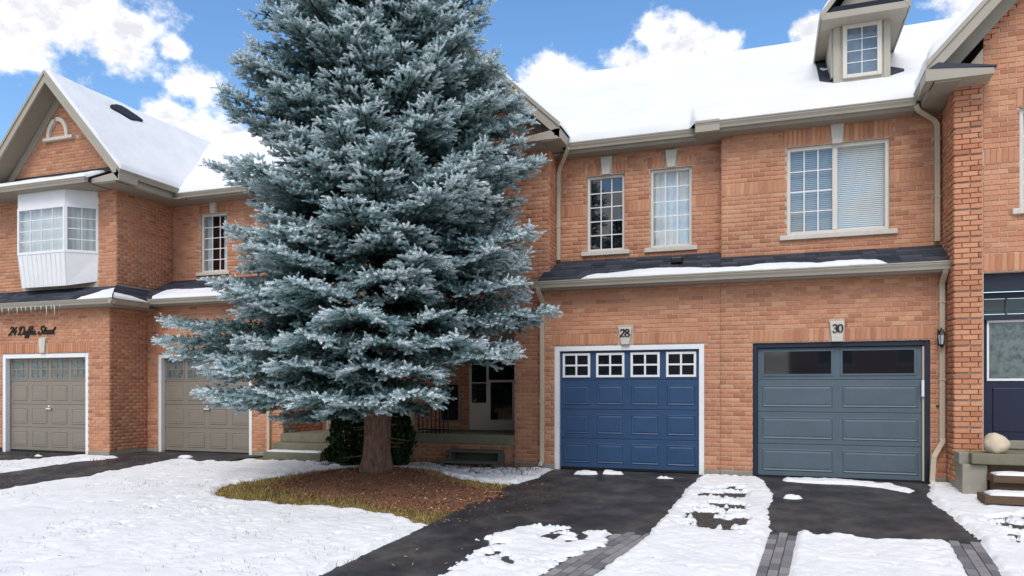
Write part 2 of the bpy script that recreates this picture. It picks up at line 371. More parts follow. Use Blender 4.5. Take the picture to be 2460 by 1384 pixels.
def proj(x, y, z):
    d = -x*SA+y*CA; return 1230+1750*(x*CA+y*SA)/d, 932-(z-1.5)*1750/d, d
TREE_SIL = np.array([(650,-60),(610,200),(590,380),(480,380),(470,650),(430,850),(520,960),(690,1000),(800,960),(800,1120),(1010,1120),(1010,930),(1240,890),(1300,850),(1260,700),(1290,480),(1250,300),(1200,150),(1130,-60)], float)
def add_bricks(wall, bricks, limit):
    """the bricks that show largest in the picture are single objects, the rest of the courses one part"""
    sc = []
    for b in bricks:
        (x, y, z), _ = brick_xf(b); px, py, d = proj(x, y, z)
        vis = -20 < px < 2480 and -20 < py < 1400 and poly_sd(TREE_SIL, np.array([px]), np.array([py]))[0] < 0
        foreshort = 1.0 if b[0] == 'F' else .12
        sc.append((vis, foreshort*(b[3]-b[2])*(b[5]-b[4])/d**2))
    order = sorted(range(len(bricks)), key=lambda i: (sc[i][0], sc[i][1]), reverse=True)
    rnd = random.Random(5); single = [i for i in order[:limit] if sc[i][0]]; rest = order[len(single):]
    VV = []; FF = []
    for k, i in enumerate(single + rest):
        b = bricks[i]; p, rz = brick_xf(b); j = rnd.uniform(-.0025, .0025); p = (p[0]+(j if b[0] != 'F' else 0), p[1]+(j if b[0] == 'F' else 0), p[2]+rnd.uniform(-.001, .001))
        s = (b[3]-b[2], DEP, b[5]-b[4]); rx = rnd.uniform(-.012, .012)
        if k < len(single):
            o = bpy.data.objects.new('brick', brick_me); o.location = p; o.rotation_euler = (0, rx*.4, rz); o.scale = s; link(o, wall)
        else:
            V = UNIT_V*np.array(s); c_, s_ = math.cos(rz), math.sin(rz)
            V = np.stack([V[:,0]*c_-V[:,1]*s_, V[:,0]*s_+V[:,1]*c_, V[:,2]], 1)+np.array(p)
            FF.append(np.array(UNIT_F)+12*len(VV)); VV.append(V)
    if VV:
        o = np_mesh('brick_courses', np.concatenate(VV), np.concatenate(FF), 'brick', wall); o['kind'] = 'stuff'
def wall_rect(mb, face, plane, u0, u1, v0, v1, holes=(), th=.24):
    us = sorted({u0, u1, *[min(max(h[i], u0), u1) for h in holes for i in (0, 1)]}); vv = sorted({v0, v1, *[min(max(h[i], v0), v1) for h in holes for i in (2, 3)]})
    def solid(i, j):
        if not (0 <= i < len(us)-1 and 0 <= j < len(vv)-1): return False
        a, b = (us[i]+us[i+1])/2, (vv[j]+vv[j+1])/2
        return not any(h[0] < a < h[1] and h[2] < b < h[3] for h in holes)
    s = 1 if face in 'FL' else -1
    def P(u, v, d):
        return (u, plane+d, v) if face == 'F' else (plane+s*d, u, v)
    for i in range(len(us)-1):
        for j in range(len(vv)-1):
            if not solid(i, j): continue
            a, b, c, d = us[i], us[i+1], vv[j], vv[j+1]
            mb.add([P(a,c,0),P(b,c,0),P(b,d,0),P(a,d,0)], [(0,1,2,3)]); mb.add([P(a,c,th),P(b,c,th),P(b,d,th),P(a,d,th)], [(3,2,1,0)])
            for (di, dj, e, f) in ((-1,0,(a,c),(a,d)),(1,0,(b,c),(b,d)),(0,-1,(a,c),(b,c)),(0,1,(a,d),(b,d))):
                inside = 0 <= i+di < len(us)-1 and 0 <= j+dj < len(vv)-1
                if inside and not solid(i+di, j+dj): mb.add([P(*e,0),P(*f,0),P(*f,th),P(*e,th)], [(0,1,2,3)])
    return mb

# ------------------------------------------------------------------ building parts
def window(root, x0, x1, z0, z1, Y, cols, rows, frame='cream_trim', fw=.055, back='dark', sill=True, grille='white_trim', split=None, curtain_mat='curtain', sill_mat='stone', ext=.1):
    yf = Y+.05
    mb = MB()
    for a, b, c, d in ((x0,x0+fw,z0,z1),(x1-fw,x1,z0,z1),(x0+fw,x1-fw,z0,z0+fw),(x0+fw,x1-fw,z1-fw,z1)): mb.box(a,b,yf,yf+.10,c,d)
    if split: mb.box(split-.04, split+.04, yf-.005, yf+.10, z0+fw, z1-fw)
    w = mb.build('window', frame, root, bevel=.006)
    bays = [(x0+fw, x1-fw)] if not split else [(x0+fw, split-.04), (split+.04, x1-fw)]
    gm = MB(); has = False
    for bi, (a, b) in enumerate(bays):
        nc, nr = (cols, rows) if bi == 0 or not split else (1, 1)
        ws, hs_ = (b-a)/nc, (z1-z0-2*fw)/nr
        for i in range(nc):
            for j in range(nr):
                p = a+i*ws; q = z0+fw+j*hs_
                t = random.uniform(-.0015, .0015); t2 = random.uniform(-.0015, .0015)
                mesh('pane', [(p+.002,yf+.045+t,q+.002),(p+ws-.002,yf+.045-t,q+.002),(p+ws-.002,yf+.045-t+t2,q+hs_-.002),(p+.002,yf+.045+t+t2,q+hs_-.002)], [(0,1,2,3)], 'glass', w)
        for i in range(1, nc): gm.box(a+i*ws-.009, a+i*ws+.009, yf+.034, yf+.052, z0+fw, z1-fw); has = True
        for j in range(1, nr): gm.box(a, b, yf+.036, yf+.050, z0+fw+j*hs_-.009, z0+fw+j*hs_+.009); has = True
    if has: gm.build('muntins', grille, w)
    MB().box(x0-.3, x1+.3, yf+.85, yf+.9, z0-.3, z1+.3).box(x0-.32, x0-.3, yf+.2, yf+.85, z0-.3, z1+.3).box(x1+.3, x1+.32, yf+.2, yf+.85, z0-.3, z1+.3).box(x0-.3, x1+.3, yf+.2, yf+.85, z0-.32, z0-.3).box(x0-.3, x1+.3, yf+.2, yf+.85, z1+.3, z1+.32).build('room_interior', 'dark_room', w)
    def folds(a, b, mat, y=.16, ph=0):
        n = 60; V = []; F = []
        for k in range(n+1):
            x = a+(b-a)*k/n; yy = yf+y+.018*math.sin(x*55+ph)+.008*math.sin(x*131)
            V += [(x, yy, z0), (x, yy, z1)]
        F = [(2*k, 2*k+2, 2*k+3, 2*k+1) for k in range(n)]
        mesh('curtain', V, F, mat, w, True)
    def slats(a, b, mat='blind'):
        mb = MB(); z = z0+fw+.02
        while z < z1-fw:
            mb.add([(a,yf+.11,z),(b,yf+.11,z),(b,yf+.135,z+.034),(a,yf+.135,z+.034)], [(0,1,2,3)]); z += .033
        mb.build('blind', mat, w)
    if back == 'curtain': folds(x0, x1, curtain_mat)
    elif back == 'sides': folds(x0, x0+(x1-x0)*.24, curtain_mat); folds(x1-(x1-x0)*.3, x1, curtain_mat, ph=1)
    elif back == 'blinds':
        slats(bays[-1][0]-.02, bays[-1][1]+.02); slats(bays[0][0]-.02, bays[0][1]+.02, 'dark_blind') if split else None
    if sill: MB().box(x0-ext, x1+ext, Y-.06, Y+.12, z0-.085, z0-.003).build('sill', sill_mat, w, bevel=.008)
    return w
def keystone(root, x, z0, z1, Y, wb, wt, name='keystone', mat='stone'):
    return MB().xz([(x-wb,z0),(x+wb,z0),(x+wt,z1),(x-wt,z1)], Y-.045, Y+.02).build(name, mat, root, bevel=.006)
GUT = [(0,0),(.065,0),(.075,.035),(.10,.075),(.10,.10),(.112,.10),(.112,.118),(0,.118)]
def gutter_x(root, x0, x1, Y, Z, name='gutter', mat='clay_trim'):   # front face at Y, top at Z
    return MB().yz([(Y+.112-a, Z-.118+b) for a, b in GUT], x0, x1).build(name, mat, root)
def gutter_y(root, y0, y1, X, Z, side, name='gutter', mat='clay_trim'):  # outer face at X
    A = [(X-side*(.112-a), Z-.118+b) for a, b in GUT]
    return MB().xz(A, y0, y1).build(name, mat, root)
def shingle_roof(root, x0, x1, ya, za, yb, zb, name='garage_roof', course=.125):
    """sloped roof facing the street built of overlapping shingle courses"""
    L = math.hypot(yb-ya, zb-za); n = max(2, int(L/course)); mb = MB(); rr = random.Random(int(x0*10)); 
    for k in range(n):
        s0, s1 = k/n, (k+1)/n+.02/L
        y0, z0_, y1, z1_ = ya+(yb-ya)*s0, za+(zb-za)*s0, ya+(yb-ya)*s1, za+(zb-za)*s1
        x = x0
        while x < x1-1e-6:
            w = min(rr.choice((.2, .28, .33, .16)), x1-x); l = rr.uniform(0, .006)
            mb.extrude([(x+.002,y0,z0_-.012),(x+w-.002,y0,z0_-.012),(x+w-.002,y0,z0_+.012+l),(x+.002,y0,z0_+.012+l)],
                       [(x+.002,y1,z1_-.012),(x+w-.002,y1,z1_-.012),(x+w-.002,y1,z1_+.002),(x+.002,y1,z1_+.002)]); x += w
    o = MB().extrude([(x0,ya,za-.03),(x1,ya,za-.03),(x1,ya,za-.008),(x0,ya,za-.008)], [(x0,yb,zb-.03),(x1,yb,zb-.03),(x1,yb,zb-.008),(x0,yb,zb-.008)]).build(name, 'shingle', root)
    s = mb.build('shingle_courses', 'shingle', o); s['kind'] = 'stuff'
    return o
def snow_patch(name, S, T, nu, nv, label, mat='roof_snow', cat='snow'):
    """snow lying on a surface S(u,v)->xyz (arrays); thickness T(u,v) metres, nothing where T<=0"""
    u, v = np.meshgrid(np.linspace(0, 1, nu), np.linspace(0, 1, nv)); X, Y, Z = S(u, v); t = T(u, v)
    P = np.stack([X, Y, Z+np.where(t > 0, t, np.maximum(t, -.02))], -1).reshape(-1, 3); F = grid_faces(nu, nv)
    keep = (t.reshape(-1)[F] > 0).any(1)
    o = np_mesh(name, P, F[keep], mat, smooth=True); return tag(o, label, cat, kind='stuff')
def bil(a, b, c, d):
    a, b, c, d = map(np.array, (a, b, c, d))
    def S(u, v):
        u = u[..., None]; v = v[..., None]; p = (a*(1-u)+b*u)*(1-v)+(d*(1-u)+c*u)*v
        return p[..., 0], p[..., 1], p[..., 2]
    return S
def slab_snow(t, eu, ev, seed=0, dip=.42, bottom=True):
    def T(u, v):
        e = np.minimum(sstep(-.02, eu, u), sstep(-.02, eu, 1-u))*sstep(-.02, ev, 1-v)*(sstep(-.02, ev, v) if bottom else 1)
        e = np.where((u <= 0) | (u >= 1) | (v <= 0) | (v >= 1), -.03, e)
        return np.where(e < 0, e, t*e**.4*(1-dip+2*dip*fbm(u*9+seed, v*7+seed)))
    return T
def gable_roof(root, xa, xc, xb, ze, za, y0, y1, ywall, left=True, right=True):
    """steep front gable: ridge over xc, eaves at xa and xb; y0 overhanging front, y1 back"""
    sl = MB()
    for xe, on in ((xa, left), (xb, right)):
        if on: sl.xz([(xe,ze),(xc,za),(xc,za+.10),(xe,ze+.10)], y0, y1)
    roof = sl.build('gable_roof', 'shingle', root)
    sf = MB(); rk = MB(); fr = MB()
    for xe in (xa, xb):
        s = 1 if xe > xc else -1
        sf.xz([(xe,ze-.03),(xc,za-.03),(xc,za-.004),(xe,ze-.004)], y0+.03, ywall)
        rk.xz([(xe+s*.02,ze-.16),(xc,za-.15),(xc,za+.085),(xe+s*.02,ze+.085)], y0-.02, y0+.02)
        rk.xz([(xe+s*.03,ze+.03),(xc,za+.04),(xc,za+.125),(xe+s*.03,ze+.115)], y0-.045, y0-.02)
        dx = (xe-xc)
        fr.xz([(xe-s*.3,ze-.34+abs(.3*(za-ze)/dx)),(xc,za-.30),(xc,za-.035),(xe-s*.3,ze-.075+abs(.3*(za-ze)/dx))], ywall-.035, ywall+.01)
    sf.build('soffit', 'soffit', roof); rk.build('rake_board', 'clay_trim', roof); fr.build('frieze_board', 'clay_trim', roof)
    return roof
def downspout(root, path, name='downspout', mat='downspout'):
    d = MB().tube(path, .035, sq=(.038, .03)).build(name, mat, root, bevel=.008)
    zs = [p[2] for p in path]; i = max(range(len(path)-1), key=lambda k: abs(path[k][2]-path[k+1][2]))
    a, b = path[i], path[i+1]
    for t in (.12, .62):
        x, y, z = [a[k]+(b[k]-a[k])*t for k in range(3)]
        MB().box(x-.046, x+.046, y-.038, y+.06, z-.014, z+.014).build('strap', mat, d)
    return d

# --- garage doors
def garage_door(root, x0, x1, z0, z1, Y, mat, cols, rows, style):
    d = MB().box(x0, x1, Y, Y+.05, z0, z1).build('garage_door', mat, root)
    H = (z1-z0)/rows; Wd = (x1-x0)/cols
    for j in range(rows-1):
        zb = z0+j*H
        MB().box(x0+.002, x1-.002, Y-.012, Y+.01, zb+.006, zb+H-.006).build('door_section', mat, d, bevel=.004)
        for i in range(cols):
            a, b = x0+i*Wd+.07, x0+(i+1)*Wd-.07; c_, e = zb+.085, zb+H-.085
            o = Y-.012
            # raised field inside a sunk moulding
            V = [(a,o-.001,c_),(b,o-.001,c_),(b,o-.001,e),(a,o-.001,e),(a+.014,o-.013,c_+.014),(b-.014,o-.013,c_+.014),(b-.014,o-.013,e-.014),(a+.014,o-.013,e-.014),
                 (a+.03,o-.004,c_+.03),(b-.03,o-.004,c_+.03),(b-.03,o-.004,e-.03),(a+.03,o-.004,e-.03),(a+.055,o-.011,c_+.055),(b-.055,o-.011,c_+.055),(b-.055,o-.011,e-.055),(a+.055,o-.011,e-.055)]
            F = [(k*4+q, k*4+(q+1)%4, k*4+4+(q+1)%4, k*4+4+q) for k in range(3) for q in range(4)]+[(12,13,14,15)]
            mesh('panel', V, F, mat, d)
    zb = z0+(rows-1)*H
    MB().box(x0+.002, x1-.002, Y-.012, Y+.01, zb+.006, z1-.004).build('door_section', mat, d, bevel=.004)
    for i in range(cols):
        a, b = x0+i*Wd, x0+(i+1)*Wd
        if style == 'blue':
            a += .055; b -= .055; c_, e = zb+.05, z1-.04; fr = MB()
            for q in ((a,b,c_,c_+.04),(a,b,e-.04,e)): fr.box(q[0],q[1],Y-.035,Y-.008,q[2],q[3])
            for q in ((a,a+.042,c_+.04,e-.04),(b-.042,b,c_+.04,e-.04),((a+b)/2-.017,(a+b)/2+.017,c_+.04,e-.04)): fr.box(q[0],q[1],Y-.033,Y-.008,q[2],q[3])
            fr.box(a+.042,b-.042,Y-.031,Y-.009,(c_+e)/2-.016,(c_+e)/2+.016)
            w = fr.build('door_window', 'white_trim', d, bevel=.004)
            for p, q in ((a+.042,(a+b)/2-.017),((a+b)/2+.017,b-.042)):
                for r0, r1 in ((c_+.04,(c_+e)/2-.016),((c_+e)/2+.016,e-.04)):
                    mesh('pane', [(p,Y-.0165,r0),(q,Y-.0165,r0),(q,Y-.0165,r1),(p,Y-.0165,r1)], [(0,1,2,3)], 'dark_glass', d)
        elif style == 'grey':
            a, b = (x0+.10, x0+1.14) if i == 0 else (x0+1.31, x1-.13); c_, e = zb+.10, z1-.06; fr = MB()
            for q in ((a-.03,b+.03,c_-.03,c_),(a-.03,b+.03,e,e+.03),(a-.03,a,c_,e),(b,b+.03,c_,e)): fr.box(q[0],q[1],Y-.026,Y-.008,q[2],q[3])
            fr.build('door_window', mat, d)
            mesh('pane', [(a,Y-.0165,c_),(b,Y-.0165,c_),(b,Y-.0165,e),(a,Y-.0165,e)], [(0,1,2,3)], 'dark_glass', d)
        else:
            a += .06; b -= .06; c_, e = zb+.07, z1-.05; fr = MB()
            nc = 3
            for k in range(nc+1): fr.box(a+(b-a)*k/nc-.012, a+(b-a)*k/nc+.012, Y-.024, Y-.009, c_, e)
            for k in range(3): fr.box(a-.012, b+.012, Y-.022, Y-.010, c_+(e-c_)*k/2-.012, c_+(e-c_)*k/2+.012)
            w = fr.build('door_window', mat, d)
            for k in range(nc):
                for q in range(2):
                    p0, p1 = a+(b-a)*k/nc+.012, a+(b-a)*(k+1)/nc-.012; r0, r1 = c_+(e-c_)*q/2+.012, c_+(e-c_)*(q+1)/2-.012
                    mesh('pane', [(p0,Y-.0145,r0),(p1,Y-.0145,r0),(p1,Y-.0145,r1),(p0,Y-.0145,r1)], [(0,1,2,3)], 'frosted_glass', d)
    if style == 'taupe':
        c_ = (x0+x1)/2
        MB().box(c_-.10, c_+.10, Y-.05, Y-.03, 1.0, 1.025).box(c_-.1, c_-.08, Y-.05, Y-.012, 1.0, 1.025).box(c_+.08, c_+.1, Y-.05, Y-.012, 1.0, 1.025).box(c_-.02,c_+.02,Y-.03,Y-.012,1.05,1.09).build('handle', 'white_trim', d)
    MB().box(x0-.08, x1+.08, Y+.055, Y+.075, z0-.05, z1+.08).build('door_light_block', 'black_metal', d)  # added dark panel, keeps daylight from showing through the gaps round the door
    MB().box(x0+.01, x1-.01, Y-.014, Y+.03, z0-.03, z0+.004).build('bottom_seal', 'black_metal', d)
    return d
def jamb(root, x0, x1, z1, Y, w, mat, y1=.10):
    return MB().box(x0, x0+w, Y, Y+y1, -.02, z1).box(x1-w, x1, Y, Y+y1, -.02, z1).box(x0+w, x1-w, Y, Y+y1, z1-w, z1).build('door_frame', mat, root, bevel=.006)

# --- stroke lettering
GLY = {
 '2': (.62, [[(.05,.78),(.18,.97),(.42,.98),(.52,.78),(.40,.50),(.02,.03),(.25,.06),(.55,.02)]]),
 '8': (.62, [[(.30,.53),(.10,.70),(.14,.92),(.30,.99),(.46,.92),(.50,.72),(.30,.53),(.06,.34),(.06,.10),(.30,.0),(.54,.10),(.54,.34),(.30,.53)]]),
 '3': (.62, [[(.06,.84),(.20,.98),(.42,.96),(.50,.76),(.38,.56),(.20,.53)],[(.20,.53),(.46,.46),(.55,.24),(.42,.04),(.18,.0),(.03,.14)]]),
 '0': (.62, [[(.30,1),(.12,.88),(.04,.5),(.12,.12),(.30,0),(.48,.12),(.56,.5),(.48,.88),(.30,1)]]),
 '4': (.62, [[(.40,1.0),(.02,.32),(.56,.36)],[(.46,.62),(.38,-.02)]]),
 'D': (.95, [[(.30,.92),(.22,.5),(.14,.06),(.02,.10),(.14,.06),(.52,.04),(.82,.30),(.84,.70),(.60,.96),(.26,1.0),(.04,.86),(.0,.70),(.12,.66)]]),
 'u': (.50, [[(.0,.12),(.10,.42),(.06,.12),(.16,.02),(.30,.14),(.40,.44),(.36,.12),(.44,.02),(.52,.12)]]),
 'f': (.36, [[(.0,.12),(.18,.40),(.34,.86),(.26,1.0),(.16,.80),(.08,.2),(.0,-.34),(-.10,-.30),(.10,.04),(.36,.12)]]),
 'i': (.28, [[(.0,.12),(.12,.42),(.08,.12),(.18,.02),(.30,.12)],[(.16,.62),(.18,.66)]]),
 'n': (.52, [[(.0,.12),(.08,.42),(.04,.02),(.18,.36),(.28,.42),(.28,.2),(.30,.06),(.40,.02),(.54,.12)]]),
 'S': (.80, [[(.70,.80),(.62,1.0),(.38,.96),(.30,.74),(.46,.54),(.62,.34),(.52,.06),(.24,.0),(.04,.14),(.10,.32),(.24,.26)]]),
 't': (.34, [[(.0,.12),(.14,.44),(.24,.86),(.12,.2),(.16,.02),(.36,.12)],[(.04,.60),(.34,.62)]]),
 'r': (.42, [[(.0,.12),(.12,.46),(.10,.40),(.28,.42),(.20,.14),(.28,.02),(.44,.12)]]),
 'e': (.38, [[(.0,.12),(.20,.22),(.28,.36),(.18,.44),(.08,.28),(.10,.06),(.22,.0),(.40,.12)]]),
 ' ': (.35, [])}
def smooth_path(p, k=6):
    P = [np.array(q, float) for q in p]
    if len(P) < 3: return P
    P = [2*P[0]-P[1]]+P+[2*P[-1]-P[-2]]; out = []
    for i in range(1, len(P)-2):
        for t in np.linspace(0, 1, k, endpoint=False):
            a, b, c, d = P[i-1:i+3]; out.append(.5*((2*b)+(c-a)*t+(2*a-5*b+4*c-d)*t*t+(3*b-a-3*c+d)*t**3))
    return out+[P[-2]]
def lettering(name, text, x, z, Y, h, slant, root, thick, contrast=.5, widthx=1.0, rise=0):
    cx = 0
    for ch in text:
        w, strokes = GLY[ch]; mb = MB()
        for st in strokes:
            pts = smooth_path(st); n = len(pts); L = []; Rr = []
            for i, p in enumerate(pts):
                t = pts[min(i+1, n-1)]-pts[max(i-1, 0)]; t = t/(np.linalg.norm(t)+1e-9); nrm = np.array((-t[1], t[0]))
                ww = thick*(1-contrast+contrast*abs(t[1]))/2
                for S, sg in ((L, 1), (Rr, -1)):
                    q = p+nrm*ww*sg/h*1.0; S.append((x+((cx+q[0])*widthx+slant*q[1])*h, z+q[1]*h+rise*((cx+q[0])*widthx)*h))
            for i in range(n-1):
                mb.xz([L[i], Rr[i], Rr[i+1], L[i+1]], Y-.014-.0004*(i % 3), Y+.004)
        cx += w
        if strokes: mb.build(name, 'lettering', root)

# ================================================================== townhouse with the grey door (30)
h30 = thing('townhouse', (1, 14, 0), 'brick townhouse with slate grey garage door numbered 30 and a roof dormer', 'townhouse', 'row of brick townhouses')
XA, XB = -.77, 2.63
wm = MB(); br = []
hole_g = (-.244, 2.392, -.5, 2.25); hole_w = (.302, 1.877, 4.10, 5.60)
wall_rect(wm, 'F', 12.9, XA+.002, XB+.05, .10, 3.36, [hole_g])
wall_rect(wm, 'F', 13.3, XA, XB+.05, 3.4, 5.97, [hole_w])
wall_rect(wm, 'L', XA, 13.3, 13.56, 3.5, 5.97)
br += lay('F', 12.9, XA+.002, XB, .11, 3.34, [hole_g, (.94,1.17,2.25,2.59)], [(-.30, .94, 2.26, 2.48), (1.17, 2.45, 2.26, 2.48)])
br += lay('F', 13.3, XA, XB, 3.70, 5.95, [hole_w, (.98,1.20,5.58,5.92)], [(.25,.98,5.61,5.87),(1.20,1.93,5.61,5.87),(XA,.302,4.81,5.03,1),(1.877,XB,4.81,5.03,1)])
br += lay('L', XA, 13.3, 13.55, 3.75, 5.95)
w30 = wm.build('wall', 'mortar', h30); add_bricks(w30, br, 300)
MB().box(XA+.002, hole_g[0], 12.885, 13.1, -.4, .10).build('foundation', 'concrete', h30, bevel=.01)
MB().box(hole_g[1], XB, 12.885, 13.1, -.4, .10).build('foundation', 'concrete', h30, bevel=.01)
jamb(h30, hole_g[0], hole_g[1], 2.245, 12.93, .075, 'navy_trim', .12)
gd30 = garage_door(h30, -.165, 2.31, .03, 2.165, 13.0, 'grey_paint', 2, 4, 'grey')
MB().box(2.29, 2.318, 12.95, 12.975, .03, 2.16).build('weather_strip', 'downspout', h30)
MB().box(2.275, 2.315, 12.915, 12.95, 1.36, 1.62).build('door_handle', 'white_trim', h30, bevel=.008)
pl = MB().xz([(.975,2.25),(1.135,2.25),(1.165,2.58),(.945,2.58)], 12.84, 12.92).build('number_stone', 'stone', h30, bevel=.006)
lettering('digit', '30', .985, 2.40, 12.838, .125, 0, pl, .022, .6, 1.0)
window(h30, .302, 1.877, 4.10, 5.60, 13.3, 3, 4, split=1.06, back='blinds', fw=.06, ext=.115)
keystone(h30, 1.09, 5.585, 5.915, 13.3, .075, .105)
shingle_roof(h30, XA, XB-.01, 12.56, 3.40, 13.32, 3.80)
gutter_x(h30, XA, 2.62, 12.52, 3.42); MB().box(XA, 2.6, 12.632, 12.9, 3.27, 3.30).build('soffit', 'soffit', h30)
MB().box(XA, 2.61, 12.632, 12.66, 3.30, 3.40).build('fascia', 'clay_trim', h30)
gutter_x(h30, -1.185, 2.2, 12.88, 6.07); MB().box(-1.18, 2.2, 12.992, 13.3, 5.90, 5.93).build('soffit', 'soffit', h30)
MB().box(-1.18, 2.2, 12.992, 13.02, 5.93, 6.07).build('fascia', 'clay_trim', h30)
MB().xz([(-1.185,5.905),(-.78,5.905),(-.78,6.1),(-1.185,6.1)], 12.90, 13.8).build('eave_return', 'clay_trim', h30)
r30 = MB().yz([(12.93,6.02),(17.05,8.90),(17.05,8.98),(12.93,6.10)], -1.2, 4.6).yz([(17.05,8.9),(22,5.4),(22,5.5),(17.05,8.98)], -1.2, 4.6).build('roof', 'shingle', h30)
# dormer
dm = MB().box(1.08, 1.955, 13.77, 13.87, 6.66, 7.86).box(1.08, 1.16, 13.87, 15.4, 6.66, 7.86).box(1.875, 1.955, 13.87, 15.4, 6.66, 7.86).xz([(1.08,7.86),(1.955,7.86),(1.5175,8.5)], 13.80, 15.6).build('dormer', 'dormer_board', h30)
for k in range(4):
    MB().box(1.035, 1.079, 13.80+k*.33, 13.80+k*.33+.326, 6.9+k*.23, 7.84).build('cheek_board', 'dormer_board', dm)
dw = MB()
for q in ((1.215,1.285,6.83,7.74),(1.75,1.82,6.83,7.74),(1.285,1.75,6.83,6.89),(1.285,1.75,7.68,7.74)): dw.box(q[0],q[1],13.725,13.78,q[2],q[3])
dw.build('window_frame', 'cream_trim', dm, bevel=.006)
mg = MB().box(1.511,1.523,13.742,13.757,6.89,7.68)
for k in range(1, 4): mg.box(1.285,1.75,13.744,13.755,6.89+.79*k/4-.006,6.89+.79*k/4+.006)
mg.build('muntins', 'white_trim', dm)
for i in range(2):
    for k in range(4):
        a = 1.285+i*.2325; z = 6.89+.1975*k
        mesh('pane', [(a,13.752,z),(a+.2325,13.752,z),(a+.2325,13.752+random.uniform(-.001,.001),z+.1975),(a,13.752,z+.1975)], [(0,1,2,3)], 'sky_glass', dm)
for q in ((1.08,1.17),(1.865,1.955)): MB().box(q[0]-.012,q[1],13.745,13.775,6.66,7.80).build('corner_board', 'dormer_board', dm, bevel=.004)
dr = MB()
for s in (-1, 1):
    xe = 1.5175+s*.66
    dr.xz([(xe,7.80),(1.5175,8.66),(1.5175,8.73),(xe,7.87)], 13.42, 16.6)
dro = dr.build('dormer_roof', 'shingle', dm)
rk = MB()
for s in (-1, 1):
    xe = 1.5175+s*.67
    rk.xz([(xe,7.74),(1.5175,8.6),(1.5175,8.71),(xe,7.86)], 13.38, 13.42)
    rk.xz([(xe-s*.0,7.76),(1.5175+s*.3,7.76+.02),(1.5175+s*.3,7.80),(xe,7.80)], 13.42, 15.3)
    rk.box(min(xe,xe+s*.02), max(xe,xe+s*.02), 13.40, 15.3, 7.74, 7.86)
rk.box(.86, 2.175, 13.40, 13.80, 7.74, 7.775); rk.box(.86, 2.175, 13.385, 13.42, 7.73, 7.84)
rk.xz([(1.0,7.84),(2.03,7.84),(1.5175,8.5)], 13.66, 13.7)
rk.build('cornice', 'clay_trim', dm)
MB().xz([(.93,7.8401),(2.10,7.8401),(1.98,7.93),(1.05,7.93)], 13.40, 13.66).build('cornice_top', 'shingle', dm)
fl = MB().extrude([(1.07,13.78,6.70),(1.07,15.2,7.70),(.86,15.2,7.70),(.86,13.95,6.82)], [(1.07,13.78,6.80),(1.07,15.2,7.80),(.86,15.2,7.80),(.86,13.95,6.93)]).build('shingle_strip', 'shingle', dm)  # dark shingle strips on the roof beside the dormer cheeks
fl = MB().extrude([(1.965,13.80,6.70),(1.965,14.3,7.05),(2.20,14.0,6.84)], [(1.965,13.80,6.83),(1.965,14.3,7.18),(2.20,14.0,6.97)]).build('shingle_strip', 'shingle', dm)
downspout(h30, [(2.20,12.94,5.96),(2.24,13.0,5.90),(2.50,13.2,5.78),(2.55,13.23,5.70),(2.55,13.23,3.84)])
downspout(h30, [(2.545,12.60,3.32),(2.545,12.64,3.26),(2.545,12.86,3.12),(2.545,12.86,.72),(2.545,12.84,.66),(2.42,12.78,.44),(2.41,12.78,.36),(2.395,12.78,.06),(2.40,12.70,-.02)])
MB().box(2.47,2.53,12.862,12.89,1.205,1.235).build('hose_tap', 'black_metal', h30, bevel=.004)
vt = MB().box(-1.32+.9,-1.08+.9,13.02,13.2,3.66,3.76)

# lantern on the wall
lt = thing('wall_lantern', (2.52, 12.88, 2.1), 'black wall lantern with glass pane beside the grey garage door', 'lantern')
MB().box(2.485, 2.555, 12.86, 12.89, 2.16, 2.40).build('back_plate', 'black_metal', lt, bevel=.006)
MB().tube([(2.52,12.86,2.36),(2.52,12.80,2.42),(2.52,12.76,2.40)], .010).build('arm', 'black_metal', lt)
def ngon(cx, cy, z, r, n=6): return [(cx+r*math.cos(6.2832*k/n), cy+r*math.sin(6.2832*k/n), z) for k in range(n)]
MB().extrude(ngon(2.52,12.76,2.32,.062), ngon(2.52,12.76,2.40,.02)).build('cap', 'black_metal', lt)
MB().extrude(ngon(2.52,12.76,2.17,.034), ngon(2.52,12.76,2.32,.050)).build('glass', 'lamp_glass', lt)
mb = MB()
for a, b in zip(ngon(2.52,12.76,2.17,.036), ngon(2.52,12.76,2.32,.053)): mb.tube([a, b], .005, 5)
mb.build('frame', 'black_metal', lt); MB().extrude(ngon(2.52,12.76,2.12,.012), ngon(2.52,12.76,2.17,.040)).build('base', 'black_metal', lt)

# ================================================================== townhouse with the blue door (28)
h28 = thing('townhouse', (-5, 14, 0), 'brick townhouse with blue garage door numbered 28 and front gable behind the spruce', 'townhouse', 'row of brick townhouses')
wm = MB(); br = []
hg = (-3.706, -1.032, -.5, 2.266); w1 = (-3.251,-2.534,4.085,5.516); w2 = (-2.054,-1.304,4.083,5.53)
hp = (-6.75, -4.53, -.5, 2.62); hw = (-7.0, -5.3, 4.1, 5.55)
ZE28, XC28, XR28, XL28 = 6.12, -6.18, -3.53, -8.83; ZA28 = ZE28+.95*2.65
wall_rect(wm, 'F', 12.9, -3.98, XA-.002, .10, 3.36, [hg])
wall_rect(wm, 'F', 13.05, -8.5, -3.85, .10, 6.02, [hp, hw]); wm.xz([(-8.5,6.02),(-3.85,6.02),(XC28,ZA28-.12)], 13.05, 13.29)
wall_rect(wm, 'F', 13.55, -3.88, XA-.002, 3.4, 5.97, [w1, w2])
wall_rect(wm, 'R', -3.85, 13.05, 13.56, 3.4, 5.99)
wall_rect(wm, 'L', -8.5, 13.05, 15.0, .1, 5.99); wall_rect(wm, 'L', -3.98, 12.9, 13.06, .1, 3.36)
